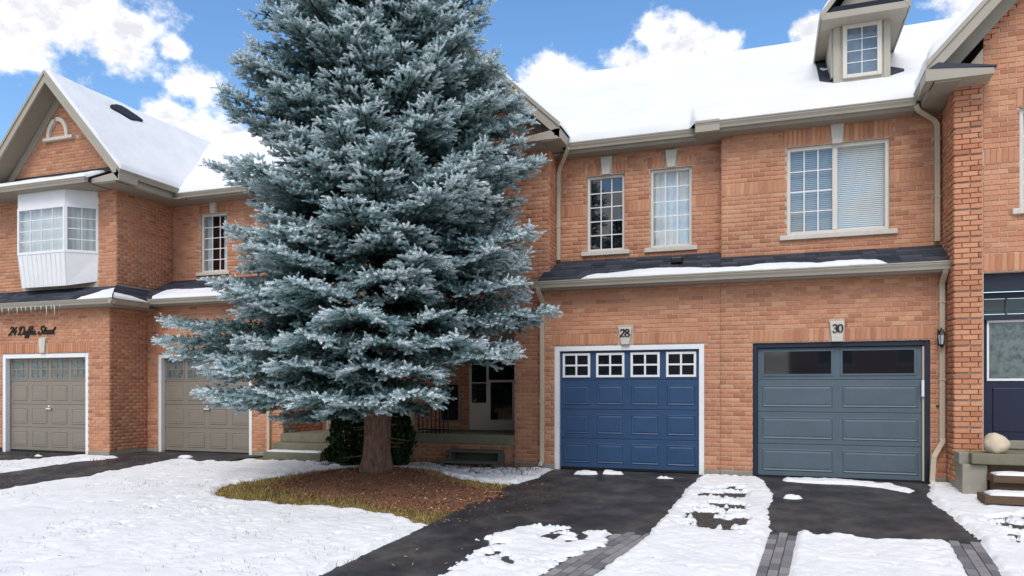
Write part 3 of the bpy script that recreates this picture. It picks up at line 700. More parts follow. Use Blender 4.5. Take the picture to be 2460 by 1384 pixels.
wall_rect(wm, 'F', 14.55, -7.3, -4.3, .55, 2.7, [(-6.08,-5.0,.5,2.45),(-7.0,-6.28,.75,1.62)])
wall_rect(wm, 'L', -4.53, 13.3, 14.6, .55, 2.7); wall_rect(wm, 'R', -6.75, 13.3, 14.6, .55, 2.7)
gab = lambda v: (XC28-(ZA28-.14-v)/.95, XC28+(ZA28-.14-v)/.95) if v > 6.0 else (-8.5, -3.85)
br += lay('F', 12.9, -3.98, XA-.004, .11, 3.34, [hg, (-2.53,-2.25,2.27,2.60)], [(-3.76,-2.53,2.275,2.49),(-2.25,-.98,2.275,2.49)])
br += lay('F', 13.05, -8.5, -3.85, .11, 8.6, [hp, hw], [(-6.85,-4.50,2.63,2.85),(-7.05,-5.25,5.56,5.78)], gab)
br += lay('F', 13.55, -3.85, XA-.004, 3.85, 5.95, [w1, w2, (-2.99,-2.76,5.5,5.86),(-1.78,-1.56,5.5,5.86)], [(-3.30,-2.99,5.53,5.75),(-2.76,-2.48,5.53,5.75),(-2.10,-1.78,5.55,5.77),(-1.56,-1.25,5.55,5.77),(-3.85,-3.251,4.78,5.0,1),(-2.534,-2.054,4.78,5.0,1),(-1.304,XA-.004,4.78,5.0,1)])
br += lay('R', -3.85, 13.05, 13.55, 3.75, 5.97)
br += lay('L', -8.5, 13.05, 14.9, .11, 5.97); br += lay('L', -3.98, 12.9, 13.05, .11, 3.34)
br += lay('F', 14.55, -6.75, -4.53, .62, 2.6, [(-6.08,-5.0,.5,2.45),(-7.0,-6.28,.75,1.62)])
br += lay('L', -4.53, 13.3, 14.55, .62, 2.6); br += lay('R', -6.75, 13.3, 14.55, .62, 2.6)
w28 = wm.build('wall', 'mortar', h28); add_bricks(w28, br, 300)
MB().box(-3.985, hg[0], 12.885, 13.1, -.4, .10).build('foundation', 'concrete', h28, bevel=.01)
MB().box(hg[1], XA-.002, 12.885, 13.1, -.4, .10).build('foundation', 'concrete', h28, bevel=.01)
MB().box(-4.53,-3.986,13.035,13.3,-.4,.10).build('foundation', 'concrete', h28, bevel=.01)
MB().box(-8.5,-6.75,13.035,13.3,-.4,.1).build('foundation', 'concrete', h28, bevel=.01)
jamb(h28, hg[0], hg[1], 2.262, 12.905, .09, 'white_trim', .12)
garage_door(h28, -3.62, -1.118, .05, 2.17, 12.985, 'blue_paint', 4, 4, 'blue')
pl = MB().xz([(-2.46,2.27),(-2.32,2.27),(-2.27,2.58),(-2.51,2.58)], 12.84, 12.92).build('number_stone', 'stone', h28, bevel=.006)
lettering('digit', '28', -2.475, 2.41, 12.838, .13, 0, pl, .024, .6, 1.05)
window(h28, *w1[:2], *w1[2:], 13.55, 3, 5, back='dark', fw=.05)
window(h28, *w2[:2], *w2[2:], 13.55, 3, 5, back='curtain', fw=.05)
window(h28, *hw[:2], *hw[2:], 13.05, 3, 4, back='curtain', fw=.05)
keystone(h28, -2.875, 5.52, 5.85, 13.55, .075, .105); keystone(h28, -1.67, 5.535, 5.85, 13.55, .075, .105)
shingle_roof(h28, -3.95, XA-.003, 12.56, 3.40, 13.57, 3.93)
gutter_x(h28, -4.05, XA-.002, 12.52, 3.42); MB().box(-4.03, XA-.002, 12.632, 12.9, 3.27, 3.30).build('soffit', 'soffit', h28)
MB().box(-4.04, XA-.002, 12.632, 12.66, 3.30, 3.40).build('fascia', 'clay_trim', h28)
gutter_x(h28, -3.55, -1.187, 13.13, 6.06); MB().box(-3.85, -.775, 13.242, 13.55, 5.885, 5.915).build('soffit', 'soffit', h28)
MB().box(-3.56, -1.187, 13.242, 13.27, 5.915, 6.07).build('fascia', 'clay_trim', h28)
MB().yz([(13.18,6.02),(17.05,8.88),(17.05,8.96),(13.18,6.10)], -9.2, -1.21).yz([(17.05,8.88),(22,5.4),(22,5.5),(17.05,8.96)], -9.2, -1.21).build('roof', 'shingle', h28)
gr28 = gable_roof(h28, XL28, XC28, XR28, ZE28, ZA28, 12.55, 16.6, 13.05)
gutter_y(h28, 12.53, 13.16, -3.49, 6.13, 1); MB().box(-3.85, -3.61, 12.55, 13.24, 5.93, 5.96).build('soffit', 'soffit', h28)
MB().xz([(-3.49,5.955),(-4.35,5.955),(-4.35,6.02),(-3.62,6.12),(-3.49,6.12)], 12.53, 13.04).build('cornice_return', 'clay_trim', h28)
MB().xz([(-8.87,5.955),(-8.0,5.955),(-8.0,6.02),(-8.74,6.12),(-8.87,6.12)], 12.53, 13.04).build('cornice_return', 'clay_trim', h28)
downspout(h28, [(-3.50,13.10,5.96),(-3.54,13.14,5.90),(-3.74,13.44,5.72),(-3.79,13.49,5.62),(-3.79,13.49,3.95)])
downspout(h28, [(-3.93,12.58,3.32),(-3.93,12.64,3.24),(-3.93,12.86,3.08),(-3.93,12.86,.14),(-3.95,12.80,.06)])
MB().box(-1.62,-1.42,13.02,13.22,3.70,3.80).build('roof_vent', 'black_metal', h28, bevel=.02)
# porch of 28
MB().box(-7.1, -4.532, 13.0, 14.55, .42, .60).build('porch_slab', 'porch_concrete', h28, bevel=.012)
MB().box(-6.74, -4.54, 13.12, 13.3, -.3, .42).build('porch_base', 'concrete', h28)
bb = lay('F', 13.12, -6.74, -4.54, .0, .42); 
o = MB().box(-6.74,-4.54,13.1195,13.1199,-.1,.42).build('porch_wall', 'mortar', h28); add_bricks(o, bb, 0)
MB().box(-6.75, -4.53, 13.3, 14.55, 2.62, 2.66).build('porch_ceiling', 'cream_trim', h28)
fd = MB()
for q in ((-6.08,-6.03,.6,2.45),(-5.68,-5.63,.6,2.45),(-5.05,-5.0,.6,2.45),(-6.03,-5.68,.6,1.18),(-5.63,-5.05,.6,.82),(-5.63,-5.05,1.62,1.67),(-6.03,-5.05,2.40,2.45),(-5.63,-5.59,.82,1.62),(-5.09,-5.05,.82,1.62)): fd.box(q[0],q[1],14.50,14.56,q[2],q[3])
fdo = fd.build('front_door', 'cream_trim', h28, bevel=.006)
for q in ((-6.03,-5.68,1.18,1.60),(-6.03,-5.68,1.62,2.0),(-6.03,-5.68,2.02,2.4),(-5.59,-5.09,.82,1.62),(-5.63,-5.05,1.67,2.40)): MB().box(q[0],q[1],14.54,14.55,q[2],q[3]).build('pane', 'dark_glass', fdo)
MB().box(-6.03,-5.68,14.52,14.54,1.60,1.62).box(-6.03,-5.68,14.52,14.54,2.0,2.02).build('muntins', 'cream_trim', fdo)
pw = MB()
for q in ((-7.0,-6.95,.75,1.62),(-6.33,-6.28,.75,1.62),(-6.95,-6.33,.75,.8),(-6.95,-6.33,1.57,1.62)): pw.box(q[0],q[1],14.5,14.58,q[2],q[3])
pwo = pw.build('window', 'soffit', h28); MB().box(-6.95,-6.33,14.55,14.56,.8,1.57).build('pane', 'dark_glass', pwo)
rl = MB().box(-6.6,-5.95,13.12,13.15,1.12,1.15).box(-6.6,-5.95,13.12,13.15,.66,.685)
for k in range(8): rl.box(-6.6+k*.0914, -6.585+k*.0914, 13.125, 13.145, .60, 1.13)
rl.build('porch_railing', 'black_metal', h28)
st = thing('porch_steps', (-5.2, 12.7, 0), 'weathered dark wooden steps up to the porch right of the spruce trunk', 'steps')
for k, (z, y) in enumerate(((.32,12.72),(.14,12.42))): MB().box(-5.78, -4.72, y, y+.29, z-.045, z).build('tread', 'weathered_wood', st, bevel=.006)
for x in (-5.76, -4.76): MB().yz([(12.42,-.12),(13.0,-.12),(13.0,.27),(12.74,.27),(12.74,.09),(12.42,.09)], x, x+.045).build('stringer', 'weathered_wood', st)
MB().box(-5.72,-4.76,12.99,13.01,-.1,.27).build('riser', 'weathered_wood', st)

# ================================================================== townhouse with the far taupe door (26)
h26 = thing('townhouse', (-11.5, 15, 0), 'brick townhouse with taupe garage door half hidden by the spruce branches', 'townhouse', 'row of brick townhouses')
wm = MB(); br = []
hg = (-13.527, -10.858, -.5, 2.283); hw = (-13.29, -12.48, 4.36, 5.80); hd = (-9.9, -8.95, .5, 2.6)
X0, X1, YU = -13.85, -10.03, 14.5
wall_rect(wm, 'F', 13.4, X0, X1, .08, 3.48, [hg]); wall_rect(wm, 'F', YU, -14.2, -8.5, 3.5, 6.14, [hw]); wall_rect(wm, 'F', 14.9, X1-.2, -8.5, .4, 3.0, [hd])
wall_rect(wm, 'R', X1, 13.4, 14.95, .08, 3.48); wall_rect(wm, 'F', 13.4, X1, -8.74, 2.6, 3.48)
br += lay('F', 13.4, X0, X1, .09, 3.46, [hg], [(-13.57,-10.82,2.29,2.51)]); br += lay('F', YU, -14.15, -8.5, 4.1, 6.12, [hw, (-12.99,-12.78,5.8,6.1)], [(-13.33,-12.99,5.81,6.03),(-12.78,-12.44,5.81,6.03)])
br += lay('F', 14.9, X1, -8.5, .5, 2.95, [hd]); br += lay('R', X1, 13.4, 14.9, .5, 3.4); br += lay('F', 13.4, X1, -8.74, 2.62, 3.46)
w26 = wm.build('wall', 'mortar', h26); add_bricks(w26, br, 300)
MB().box(X0, hg[0], 13.385, 13.6, -.4, .08).build('foundation', 'concrete', h26, bevel=.01)
MB().box(hg[1], X1, 13.385, 13.6, -.4, .08).build('foundation', 'concrete', h26, bevel=.01)
jamb(h26, hg[0], hg[1], 2.28, 13.405, .085, 'white_trim', .12)
garage_door(h26, -13.44, -10.945, .03, 2.195, 13.53, 'taupe_paint', 4, 4, 'taupe')
window(h26, *hw[:2], *hw[2:], YU, 3, 5, back='sides', fw=.05, curtain_mat='curtain'); keystone(h26, -12.885, 5.81, 6.10, YU, .075, .10)
shingle_roof(h26, -14.1, -8.5, 13.05, 3.52, 14.52, 4.2); gutter_x(h26, -13.45, -8.85, 13.0, 3.54); MB().box(-13.8, -8.5, 13.112, 13.4, 3.39, 3.42).build('soffit', 'soffit', h26)
MB().box(-13.8, -8.5, 13.112, 13.14, 3.42, 3.52).build('fascia', 'clay_trim', h26)
gutter_x(h26, -13.6, -8.9, 13.95, 6.22); MB().box(-14.15, -8.5, 14.062, 14.5, 6.06, 6.09).build('soffit', 'soffit', h26); MB().box(-13.6, -8.5, 14.062, 14.09, 6.09, 6.22).build('fascia', 'clay_trim', h26)
MB().yz([(13.98,6.16),(18.3,9.19),(18.3,9.27),(13.98,6.24)], -20, -5.6).yz([(18.3,9.19),(23,5.9),(23,6.0),(18.3,9.27)], -20, -5.6).build('roof', 'shingle', h26)
downspout(h26, [(-10.35,13.06,3.42),(-10.35,13.12,3.34),(-10.37,13.35,3.2),(-10.37,13.35,.1),(-10.37,13.28,.04)])
MB().box(-10.74,-10.68,13.37,13.39,1.08,1.12).build('hose_tap', 'black_metal', h26, bevel=.004)
MB().box(X1+.002, -8.51, 13.3, 14.9, .33, .51).build('porch_slab', 'porch_concrete', h26, bevel=.012)
MB().box(X1+.05, -8.56, 13.4, 14.9, -.3, .33).build('porch_base', 'concrete', h26)
for k, (z, y) in enumerate(((.33,13.0),(.17,12.7))): MB().box(X1+.02, -8.6, y, 13.3+.1, z-.17, z-.003).build('porch_step', 'porch_concrete', h26, bevel=.012)
fd = MB().box(-9.9,-9.85,14.86,14.95,.51,2.6).box(-9.0,-8.95,14.86,14.95,.51,2.6).box(-9.85,-9.0,14.86,14.95,2.55,2.6).box(-9.85,-9.0,14.9,14.94,.51,2.55).build('front_door', 'cream_trim', h26, bevel=.006)
MB().box(-9.7,-9.15,14.885,14.9,1.3,2.4).build('pane', 'dark_glass', fd)

# ================================================================== townhouse with the bay window (24)
h24 = thing('townhouse', (-15.75, 14, 0), 'brick townhouse with white bay window, front gable and taupe garage door at far left', 'townhouse', 'row of brick townhouses')
wm = MB(); br = []
hg = (-17.222, -14.486, -.5, 2.30); XR, XL, YW = -14.15, -17.85, 12.8
XC24, XRE, XLE, ZE24 = -15.75, -13.55, -17.95, 6.27; ZA24 = ZE24+1.11*2.2
wall_rect(wm, 'F', 12.35, -19.5, -13.85, .08, 3.42, [hg]); wall_rect(wm, 'R', -13.85, 12.35, 13.42, .08, 3.42)
wall_rect(wm, 'F', YW, -19.5, XR, 3.4, 6.2, [(-17.16,-14.70,4.62,5.95)]); wm.xz([(XL+.1,6.2),(XR,6.2),(XC24+.2,ZA24-.35),(XC24-.2,ZA24-.35)], YW, YW+.24)
wall_rect(wm, 'R', XR, YW, 14.6, 3.5, 6.16)
gab = lambda v: (XC24-(ZA24-.16-v)/1.11, min(XR, XC24+(ZA24-.16-v)/1.11)) if v > 6.2 else (-19.5, XR)
br += lay('F', 12.35, -19.5, -13.85, .09, 3.40, [hg, (-15.99,-15.76,2.3,2.66)], [(-17.3,-15.99,2.31,2.53),(-15.76,-14.42,2.31,2.53)])
br += lay('R', -13.85, 12.35, 13.4, .09, 3.40)
br += lay('F', YW, -19.5, XR, 3.8, 8.5, [(-17.16,-14.70,3.7,5.95),(-16.4,-15.3,7.38,7.46)], (), gab); br += lay('R', XR, YW, 14.5, 3.9, 6.15)
w24 = wm.build('wall', 'mortar', h24); add_bricks(w24, br, 300)
MB().box(hg[1], -13.845, 12.335, 13.4, -.4, .08).build('foundation', 'concrete', h24, bevel=.01)
jamb(h24, hg[0], hg[1], 2.297, 12.36, .10, 'white_trim', .12)
garage_door(h24, -17.12, -14.585, .03, 2.20, 12.50, 'taupe_paint', 4, 4, 'taupe')
keystone(h24, -15.875, 2.31, 2.65, 12.35, .075, .11)
lettering('letter', '24 Duffin Street', -16.98, 2.745, 12.335, .19, .38, h24, .034, .45, 1.02)
# lower roof: front slope, hip and right side
shingle_roof(h24, -19.5, -14.12, 12.05, 3.44, 12.82, 3.86)
sr = MB()
for k in range(6):
    a, b = k/6, (k+1)/6+.03
    f = lambda s: (-13.45-.70*s, 12.05+.75*s, 3.44+.42*s)
    p, q = f(a), f(b)
    sr.extrude([p, (p[0],14.5,p[2]), (p[0],14.5,p[2]+.014), (p[0],p[1],p[2]+.014)], [q, (q[0],14.5,q[2]), (q[0],14.5,q[2]+.002), (q[0],q[1],q[2]+.002)])
    sr.extrude([p, (p[0],p[1],p[2]+.013), (-14.13,p[1],p[2]+.013), (-14.13,p[1],p[2])], [q, (q[0],q[1],q[2]+.002), (-14.13,q[1],q[2]+.002), (-14.13,q[1],q[2])])
sr.build('side_roof', 'shingle', h24)
gutter_x(h24, -19.5, -13.39, 12.0, 3.46); gutter_y(h24, 12.0, 13.05, -13.39, 3.458, 1)
MB().box(-19.5, -13.5, 12.112, 12.35, 3.30, 3.33).box(-13.85, -13.5, 12.35, 13.3, 3.30, 3.33).build('soffit', 'soffit', h24)
MB().box(-19.5, -13.5, 12.112, 12.14, 3.33, 3.44).box(-13.53, -13.5, 12.14, 13.1, 3.33, 3.44).build('fascia', 'clay_trim', h24)
gr24 = gable_roof(h24, XLE, XC24, XRE, ZE24, ZA24, 12.3, 17.6, YW)
gutter_y(h24, 12.28, 14.02, -13.47, 6.34, 1); MB().box(XR, -13.62, 12.3, 14.5, 6.06, 6.09).build('soffit', 'soffit', h24)
MB().box(-14.2, -13.3, 13.88, 14.52, 6.055, 6.085).build('valley_soffit', 'soffit', h24)
MB().box(-13.64, -13.612, 12.3, 14.0, 6.09, 6.27).build('fascia', 'clay_trim', h24)
MB().xz([(-13.50,6.09),(-14.55,6.09),(-14.55,6.16),(-13.62,6.27),(-13.50,6.27)], 12.28, 12.79).build('cornice_return', 'clay_trim', h24)
# half round stone moulding in the gable
pts = [(-15.92+.30*math.cos(t), 12.77, 7.46+.42*math.sin(t)) for t in np.linspace(0, math.pi, 14)]
MB().tube(pts, .04, sq=(.045, .05)).build('arch_moulding', 'stone', h24)
MB().box(-16.36,-15.42,12.70,12.85,7.385,7.455).build('arch_sill', 'stone', h24, bevel=.008)
# bay window
FR = [(-17.16,YW),(-16.70,12.35),(-15.20,12.35),(-14.70,YW)]
bay = MB().xy([(p[0],p[1]) for p in FR], 5.72, 6.06).build('bay_window', 'white_trim', h24)
low = [(-17.12,YW),(-16.66,12.42),(-15.24,12.42),(-14.74,YW)]
MB().extrude([(*p,3.86+(.12 if i in (0,3) else 0)) for i, p in enumerate(low)], [(*p,4.62) for p in FR]).build('bay_skirt', 'white_trim', bay)
mb = MB()
for k in range(11):
    t = k/10; x = -16.66+t*1.42; x2 = -16.70+t*1.50
    mb.extrude([(x-.004,12.416,3.87),(x+.004,12.416,3.87),(x+.004,12.424,3.87),(x-.004,12.424,3.87)], [(x2-.004,12.344,4.60),(x2+.004,12.344,4.60),(x2+.004,12.352,4.60),(x2-.004,12.352,4.60)])
mb.build('bead', 'cream_trim', bay)
MB().box(-17.2,-14.6,12.95,13.6,4.55,6.0).build('room_interior', 'dark_room', bay)
def facet(a, b, cols, rows, mat_pane, curtain):
    a, b = Vector((a[0], a[1], 0)), Vector((b[0], b[1], 0)); u = (b-a).normalized(); L = (b-a).length; n = Vector((u.y, -u.x, 0))
    P = lambda s, d, z: tuple(a+u*s+n*d+Vector((0,0,z)))
    def bar(mb, s0, s1, d0, d1, z0, z1): mb.extrude([P(s0,d0,z0),P(s1,d0,z0),P(s1,d1,z0),P(s0,d1,z0)], [P(s0,d0,z1),P(s1,d0,z1),P(s1,d1,z1),P(s0,d1,z1)])
    f = MB(); z0, z1 = 4.62, 5.72
    for q in ((0,.05,z0,z1),(L-.05,L,z0,z1),(.05,L-.05,z0,z0+.06),(.05,L-.05,z1-.06,z1)): bar(f, q[0], q[1], -.05, .012, q[2], q[3])
    f.build('window_frame', 'white_trim', bay)
    g = MB(); w = (L-.1)/cols; h_ = (z1-z0-.12)/rows
    for i in range(1, cols): bar(g, .05+i*w-.008, .05+i*w+.008, -.03, -.008, z0+.06, z1-.06)
    for j in range(1, rows): bar(g, .05, L-.05, -.028, -.010, z0+.06+j*h_-.008, z0+.06+j*h_+.008)
    g.build('muntins', 'white_trim', bay)
    for i in range(cols):
        for j in range(rows):
            s, z = .05+i*w, z0+.06+j*h_
            mesh('pane', [P(s,-.02,z),P(s+w,-.02,z),P(s+w,-.02,z+h_),P(s,-.02,z+h_)], [(0,1,2,3)], 'glass', bay)
    if curtain:
        V = []
        for k in range(41):
            s = .04+(L-.08)*k/40; V += [P(s, -.12+.015*math.sin(s*50), z0+.02), P(s, -.12+.015*math.sin(s*50), z1)]
        mesh('curtain', V, [(2*k,2*k+2,2*k+3,2*k+1) for k in range(40)], curtain, bay, True)
facet(FR[1], FR[2], 4, 4, 'glass', 'curtain'); facet(FR[2], FR[3], 2, 4, 'glass', 'dark_blind'); facet(FR[0], FR[1], 2, 4, 'glass', 'dark_blind')
MB().yz([(12.12,6.10),(YW,6.42),(YW,6.52),(12.12,6.16)], -19.5, -14.3).build('bay_roof', 'shingle', h24)
MB().box(-19.5,-14.32,12.14,YW-.002,6.062,6.095).build('bay_soffit', 'soffit', h24)
gutter_x(h24, -19.5, -14.28, 12.06, 6.19, 'bay_gutter')
MB().box(-19.5,-14.35,YW-.03,YW-.004,6.50,6.60).build('flashing', 'black_metal', h24)

# icicles under the gutter of 24
for k in range(17):
    x = -17.4+k*.152+random.uniform(-.05, .05); L = random.choice((.08,.12,.2,.28,.16))
    o = MB().tube([(x,12.05,3.36),(x+.004,12.05,3.36-L*.5),(x,12.05,3.36-L)], [.011,.007,.001], 6).build('icicle', 'ice', smooth=True)
    tag(o, 'pale icicle hanging from the gutter above the left garage door', 'icicle', 'icicles along the left gutter')

# ================================================================== right end townhouse
h32 = thing('townhouse', (4.5, 14, 0), 'brick townhouse at right edge with dark front door and steep gable', 'townhouse', 'row of brick townhouses')
wm = MB(); br = []
XW = XB; hd = (2.99, 4.35, -.5, 3.19); hw = (3.44, 4.75, 4.10, 5.56); XE, XC, ZE = 2.2, 5.2, 6.12; ZA = ZE+1.09*3.0
wall_rect(wm, 'F', 12.4, XW, 8.0, .05, 6.05, [hd, hw]); wm.xz([(XW,6.05),(8.0,6.05),(XC,ZA-.1)], 12.4, 12.64); wall_rect(wm, 'L', XW, 12.4, 14.4, .05, 6.05)
gab = lambda v: (XC-(ZA-.14-v)/1.09, 8.0) if v > 6.0 else (XW, 8.0)
br += lay('F', 12.4, 2.985, 8.0, .11, 9.2, [hd, hw], [(2.985,4.42,3.20,3.43),(3.4,4.8,5.57,5.8),(3.0,3.44,4.80,5.02,1)], gab)
# quoin blocks at the corner: five courses proud, then a sunk joint
q = []
v = .11
while v < 5.9:
    q += lay('F', 12.4, XW-.024, 2.97, v+.012, v+5*PITCH+.013, proud=.026); q += [(f, p+0*.012, a, b, c, d) for f, p, a, b, c, d in lay('L', XW-.024, 12.376, 12.78, v+.012, v+5*PITCH+.013)]
    v += 5*PITCH+.020
br = q+br+lay('L', XW, 12.79, 13.32, .11, 6.0)
w32 = wm.build('wall', 'mortar', h32); add_bricks(w32, br, 300)
window(h32, *hw[:2], *hw[2:], 12.4, 3, 4, back='curtain', fw=.06)
gr32 = gable_roof(h32, XE, XC, 8.2, ZE, ZA, 12.0, 17.2, 12.4)
gutter_y(h32, 11.98, 12.92, 2.16, 6.13, -1); MB().box(2.28, XW-.02, 12.0, 13.29, 5.92, 5.95).build('soffit', 'soffit', h32)
MB().box(2.272, 2.30, 12.0, 13.0, 5.95, 6.12).build('fascia', 'clay_trim', h32)
MB().xz([(2.16,5.95),(3.02,5.95),(3.02,6.03),(2.29,6.13),(2.16,6.13)], 11.97, 12.385).build('cornice_return', 'clay_trim', h32)
MB().xz([(2.2,6.1301),(3.05,6.04),(3.05,6.06),(2.32,6.20)], 11.96, 12.38).build('return_top', 'shingle', h32)
# entry
MB().box(2.985, 4.35, 12.52, 12.62, 2.93, 3.18).build('lintel_board', 'navy_trim', h32)
ds = MB()
for p in ((2.985,3.07,.70,2.93),(4.26,4.35,.70,2.93),(3.07,4.26,2.52,2.60),(3.07,4.26,2.85,2.93)): ds.box(p[0],p[1],12.70,12.86,p[2],p[3])
dso = ds.build('door_surround', 'navy_trim', h32, bevel=.006)
for k in range(4):
    a = 3.09+k*.293; MB().box(a, a+.275, 12.80, 12.81, 2.615, 2.84).build('pane', 'dark_glass', dso)
mb = MB()
for k in range(1, 4): mb.box(3.082+k*.293-.012, 3.082+k*.293+.012, 12.775, 12.80, 2.60, 2.85)
mb.box(3.07,4.26,12.78,12.80,2.66,2.675).build('muntins', 'grey_paint', dso)
dd = MB().box(3.08, 4.25, 12.79, 12.84, .72, 2.52).build('front_door', 'navy_door', h32, bevel=.004)
fr = MB()
for p in ((3.12,4.2,1.605,1.64),(3.12,4.2,2.485,2.52),(3.12,3.15,1.64,2.485),(4.17,4.2,1.64,2.485)): fr.box(p[0],p[1],12.765,12.79,p[2],p[3])
fr.build('pane_frame', 'white_trim', dd, bevel=.004); MB().box(3.15,4.17,12.775,12.789,1.64,2.485).build('pane', 'frosted_glass', dd)
MB().box(3.2,4.12,12.775,12.792,.84,1.5).build('panel', 'navy_door', dd, bevel=.01); MB().box(3.07,4.26,12.7,12.84,.60,.715).build('threshold', 'concrete', dd)
MB().box(2.72, 6.0, 11.88, 12.8, .42, .575).build('porch_slab', 'porch_concrete', h32, bevel=.015)
MB().box(2.60, 2.98, 12.05, 12.39, .40, .57).build('pier_cap', 'concrete', h32, bevel=.012)
MB().box(2.62, 2.93, 11.95, 12.6, -.2, .41).build('pier_base', 'concrete', h32, bevel=.012); MB().box(2.95, 6.0, 12.0, 12.7, -.2, .42).build('porch_base', 'wood', h32)
wst = thing('porch_steps', (3.6, 11.6, 0), 'snow topped brown timber steps below the dark front door', 'steps')
MB().box(2.92, 5.5, 11.62, 11.99, .20, .30).box(2.96, 5.5, 11.70, 11.99, -.1, .199).build('upper_step', 'wood', wst, bevel=.008)
MB().box(2.72, 5.5, 11.22, 11.62, -.04, .07).box(2.76, 5.5, 11.30, 11.66, -.2, -.041).build('lower_step', 'wood', wst, bevel=.008)
snow_patch('step_snow', bil((2.95,11.63,.30),(5.5,11.63,.30),(5.5,11.97,.30),(2.95,11.97,.30)), slab_snow(.035,.06,.2,3), 120, 20, 'thin snow lying on the upper timber step')
snow_patch('step_snow', bil((2.78,11.24,.07),(5.5,11.24,.07),(5.5,11.60,.07),(2.78,11.60,.07)), slab_snow(.045,.06,.3,8), 120, 20, 'thicker snow lying on the lower timber step')
snow_patch('step_snow', bil((-9.95,12.72,.168),(-8.65,12.72,.168),(-8.65,12.98,.168),(-9.95,12.98,.168)), slab_snow(.03,.08,.3,18), 60, 16, 'thin snow lying on the concrete step left of the spruce')
# boulder
n = 14; V = []; F = []
for i in range(n+1):
    for j in range(2*n):
        t, p = math.pi*i/n, math.pi*j/n; d = (math.sin(t)*math.cos(p), math.sin(t)*math.sin(p), math.cos(t))
        rr = 1+.22*(float(fbm(d[0]*1.7+5+d[2], d[1]*1.7+9+d[2]*.6, 3))-.5)*2
        V.append((3.05+.165*rr*d[0]+.02*d[2]*0, 12.02+.14*rr*d[1], .70+.155*rr*d[2]*(1-.25*max(0,d[0]))))
for i in range(n):
    for j in range(2*n): F.append((i*2*n+j, i*2*n+(j+1)%(2*n), (i+1)*2*n+(j+1)%(2*n), (i+1)*2*n+j))
tag(mesh('boulder', V, F, 'boulder_stone', smooth=True), 'pale rounded boulder sitting on the porch slab by the dark door', 'boulder')

# ================================================================== snow on the roofs
def S2830(u, v):
    x = -8.9+13.3*u; ye = np.interp(x, (-1.30, -1.19), (13.15, 12.90)); y = ye+(17.05-ye)*v; z = 6.09+(y-12.9)*.6976; return x, y, np.where(x < -1.19, np.minimum(z, 6.09+(y-ye)*1.05), z)
snow_patch('roof_snow', S2830, slab_snow(.085,.008,.02,2), 300, 160, 'smooth snow over the long roof around the dormer')
snow_patch('roof_snow', bil((-19.8,13.95,6.22),(-6.5,13.95,6.22),(-6.5,18.3,9.275),(-19.8,18.3,9.275)), slab_snow(.085,.008,.02,9), 220, 90, 'smooth snow on the roof slope left of the spruce')
snow_patch('roof_snow', bil((XRE+.05,12.3,ZE24+.06),(XRE+.05,17.6,ZE24+.06),(XC24,17.6,ZA24+.10),(XC24,12.3,ZA24+.10)), slab_snow(.08,.015,.03,4), 120, 60, 'smooth snow on the right slope of the left gable')
snow_patch('roof_snow', bil((XLE-.05,17.6,ZE24+.06),(XLE-.05,12.3,ZE24+.06),(XC24,12.3,ZA24+.10),(XC24,17.6,ZA24+.10)), slab_snow(.08,.015,.03,14), 80, 50, 'snow on the hidden left slope of the left gable')
snow_patch('roof_snow', bil((XR28+.05,12.55,ZE28+.07),(XR28+.05,16.5,ZE28+.07),(XC28,16.5,ZA28+.10),(XC28,12.55,ZA28+.10)), slab_snow(.08,.015,.03,6), 90, 50, 'smooth snow on the right slope of the gable behind the spruce')
snow_patch('roof_snow', bil((XL28-.05,16.5,ZE28+.07),(XL28-.05,12.55,ZE28+.07),(XC28,12.55,ZA28+.10),(XC28,16.5,ZA28+.10)), slab_snow(.08,.015,.03,6), 90, 50, 'snow on the left slope of the gable behind the spruce')
snow_patch('roof_snow', bil((XE-.02,17.1,ZE+.06),(XE-.02,12.0,ZE+.06),(XC,12.0,ZA+.10),(XC,17.1,ZA+.10)), slab_snow(.26,.02,.03,16), 90, 60, 'deep snow along the rake of the right hand gable')
snow_patch('roof_snow', bil((.85,15.8,7.88),(.85,13.42,7.88),(1.5175,13.42,8.74),(1.5175,15.8,8.74)), slab_snow(.06,.03,.08,26), 40, 24, 'snow on the left slope of the dormer roof')
snow_patch('roof_snow', bil((2.185,13.42,7.88),(2.185,15.8,7.88),(1.5175,15.8,8.74),(1.5175,13.42,8.74)), slab_snow(.06,.03,.08,29), 40, 24, 'snow on the right slope of the dormer roof')
def band(lo, hi, t, seed, x0, x1, fade=None):
    """snow left along the eave: v runs up the slope"""
    def T(u, v):
        x = x0+(x1-x0)*u; top = lo+(hi-lo)*fbm(x*1.1+seed, x*0+seed, 3)
        if fade is not None: top = top*np.interp(x, *fade)
        e = (top-v)/.16; return np.where(v <= 0, -.02, np.minimum(t, t*np.clip(e, -1, 1)*1.3)*(.8+.5*fbm(x*5, v*6+seed)))
    return T
snow_patch('eave_snow', bil((-3.9,12.60,3.42),(2.5,12.60,3.42),(2.5,13.3,3.795),(-3.9,13.3,3.795)), band(.16,.50,.06,3,-3.9,2.5,((-3.9,-3.4,-2.9,-1.9,.3,1.0,1.6,1.95),(-.5,-.4,.55,1,.85,.8,.6,-.5))), 300, 60, 'long ridge of snow left along the eave above both numbered garage doors')
snow_patch('eave_snow', bil((-13.4,13.08,3.535),(-8.6,13.08,3.535),(-8.6,14.4,4.15),(-13.4,14.4,4.15)), band(.25,.55,.07,13,-13.4,-8.6), 160, 50, 'snow on the low roof left of the spruce')
snow_patch('eave_snow', bil((-14.9,12.07,3.455),(-13.47,12.07,3.455),(-14.15,12.8,3.865),(-14.6,12.8,3.865)), band(.4,.75,.06,33,-14.9,-13.45,((-14.9,-14.4,-13.9,-13.45),(-.3,.2,.9,1.1))), 70, 40, 'snow wedge on the front corner of the low left roof')
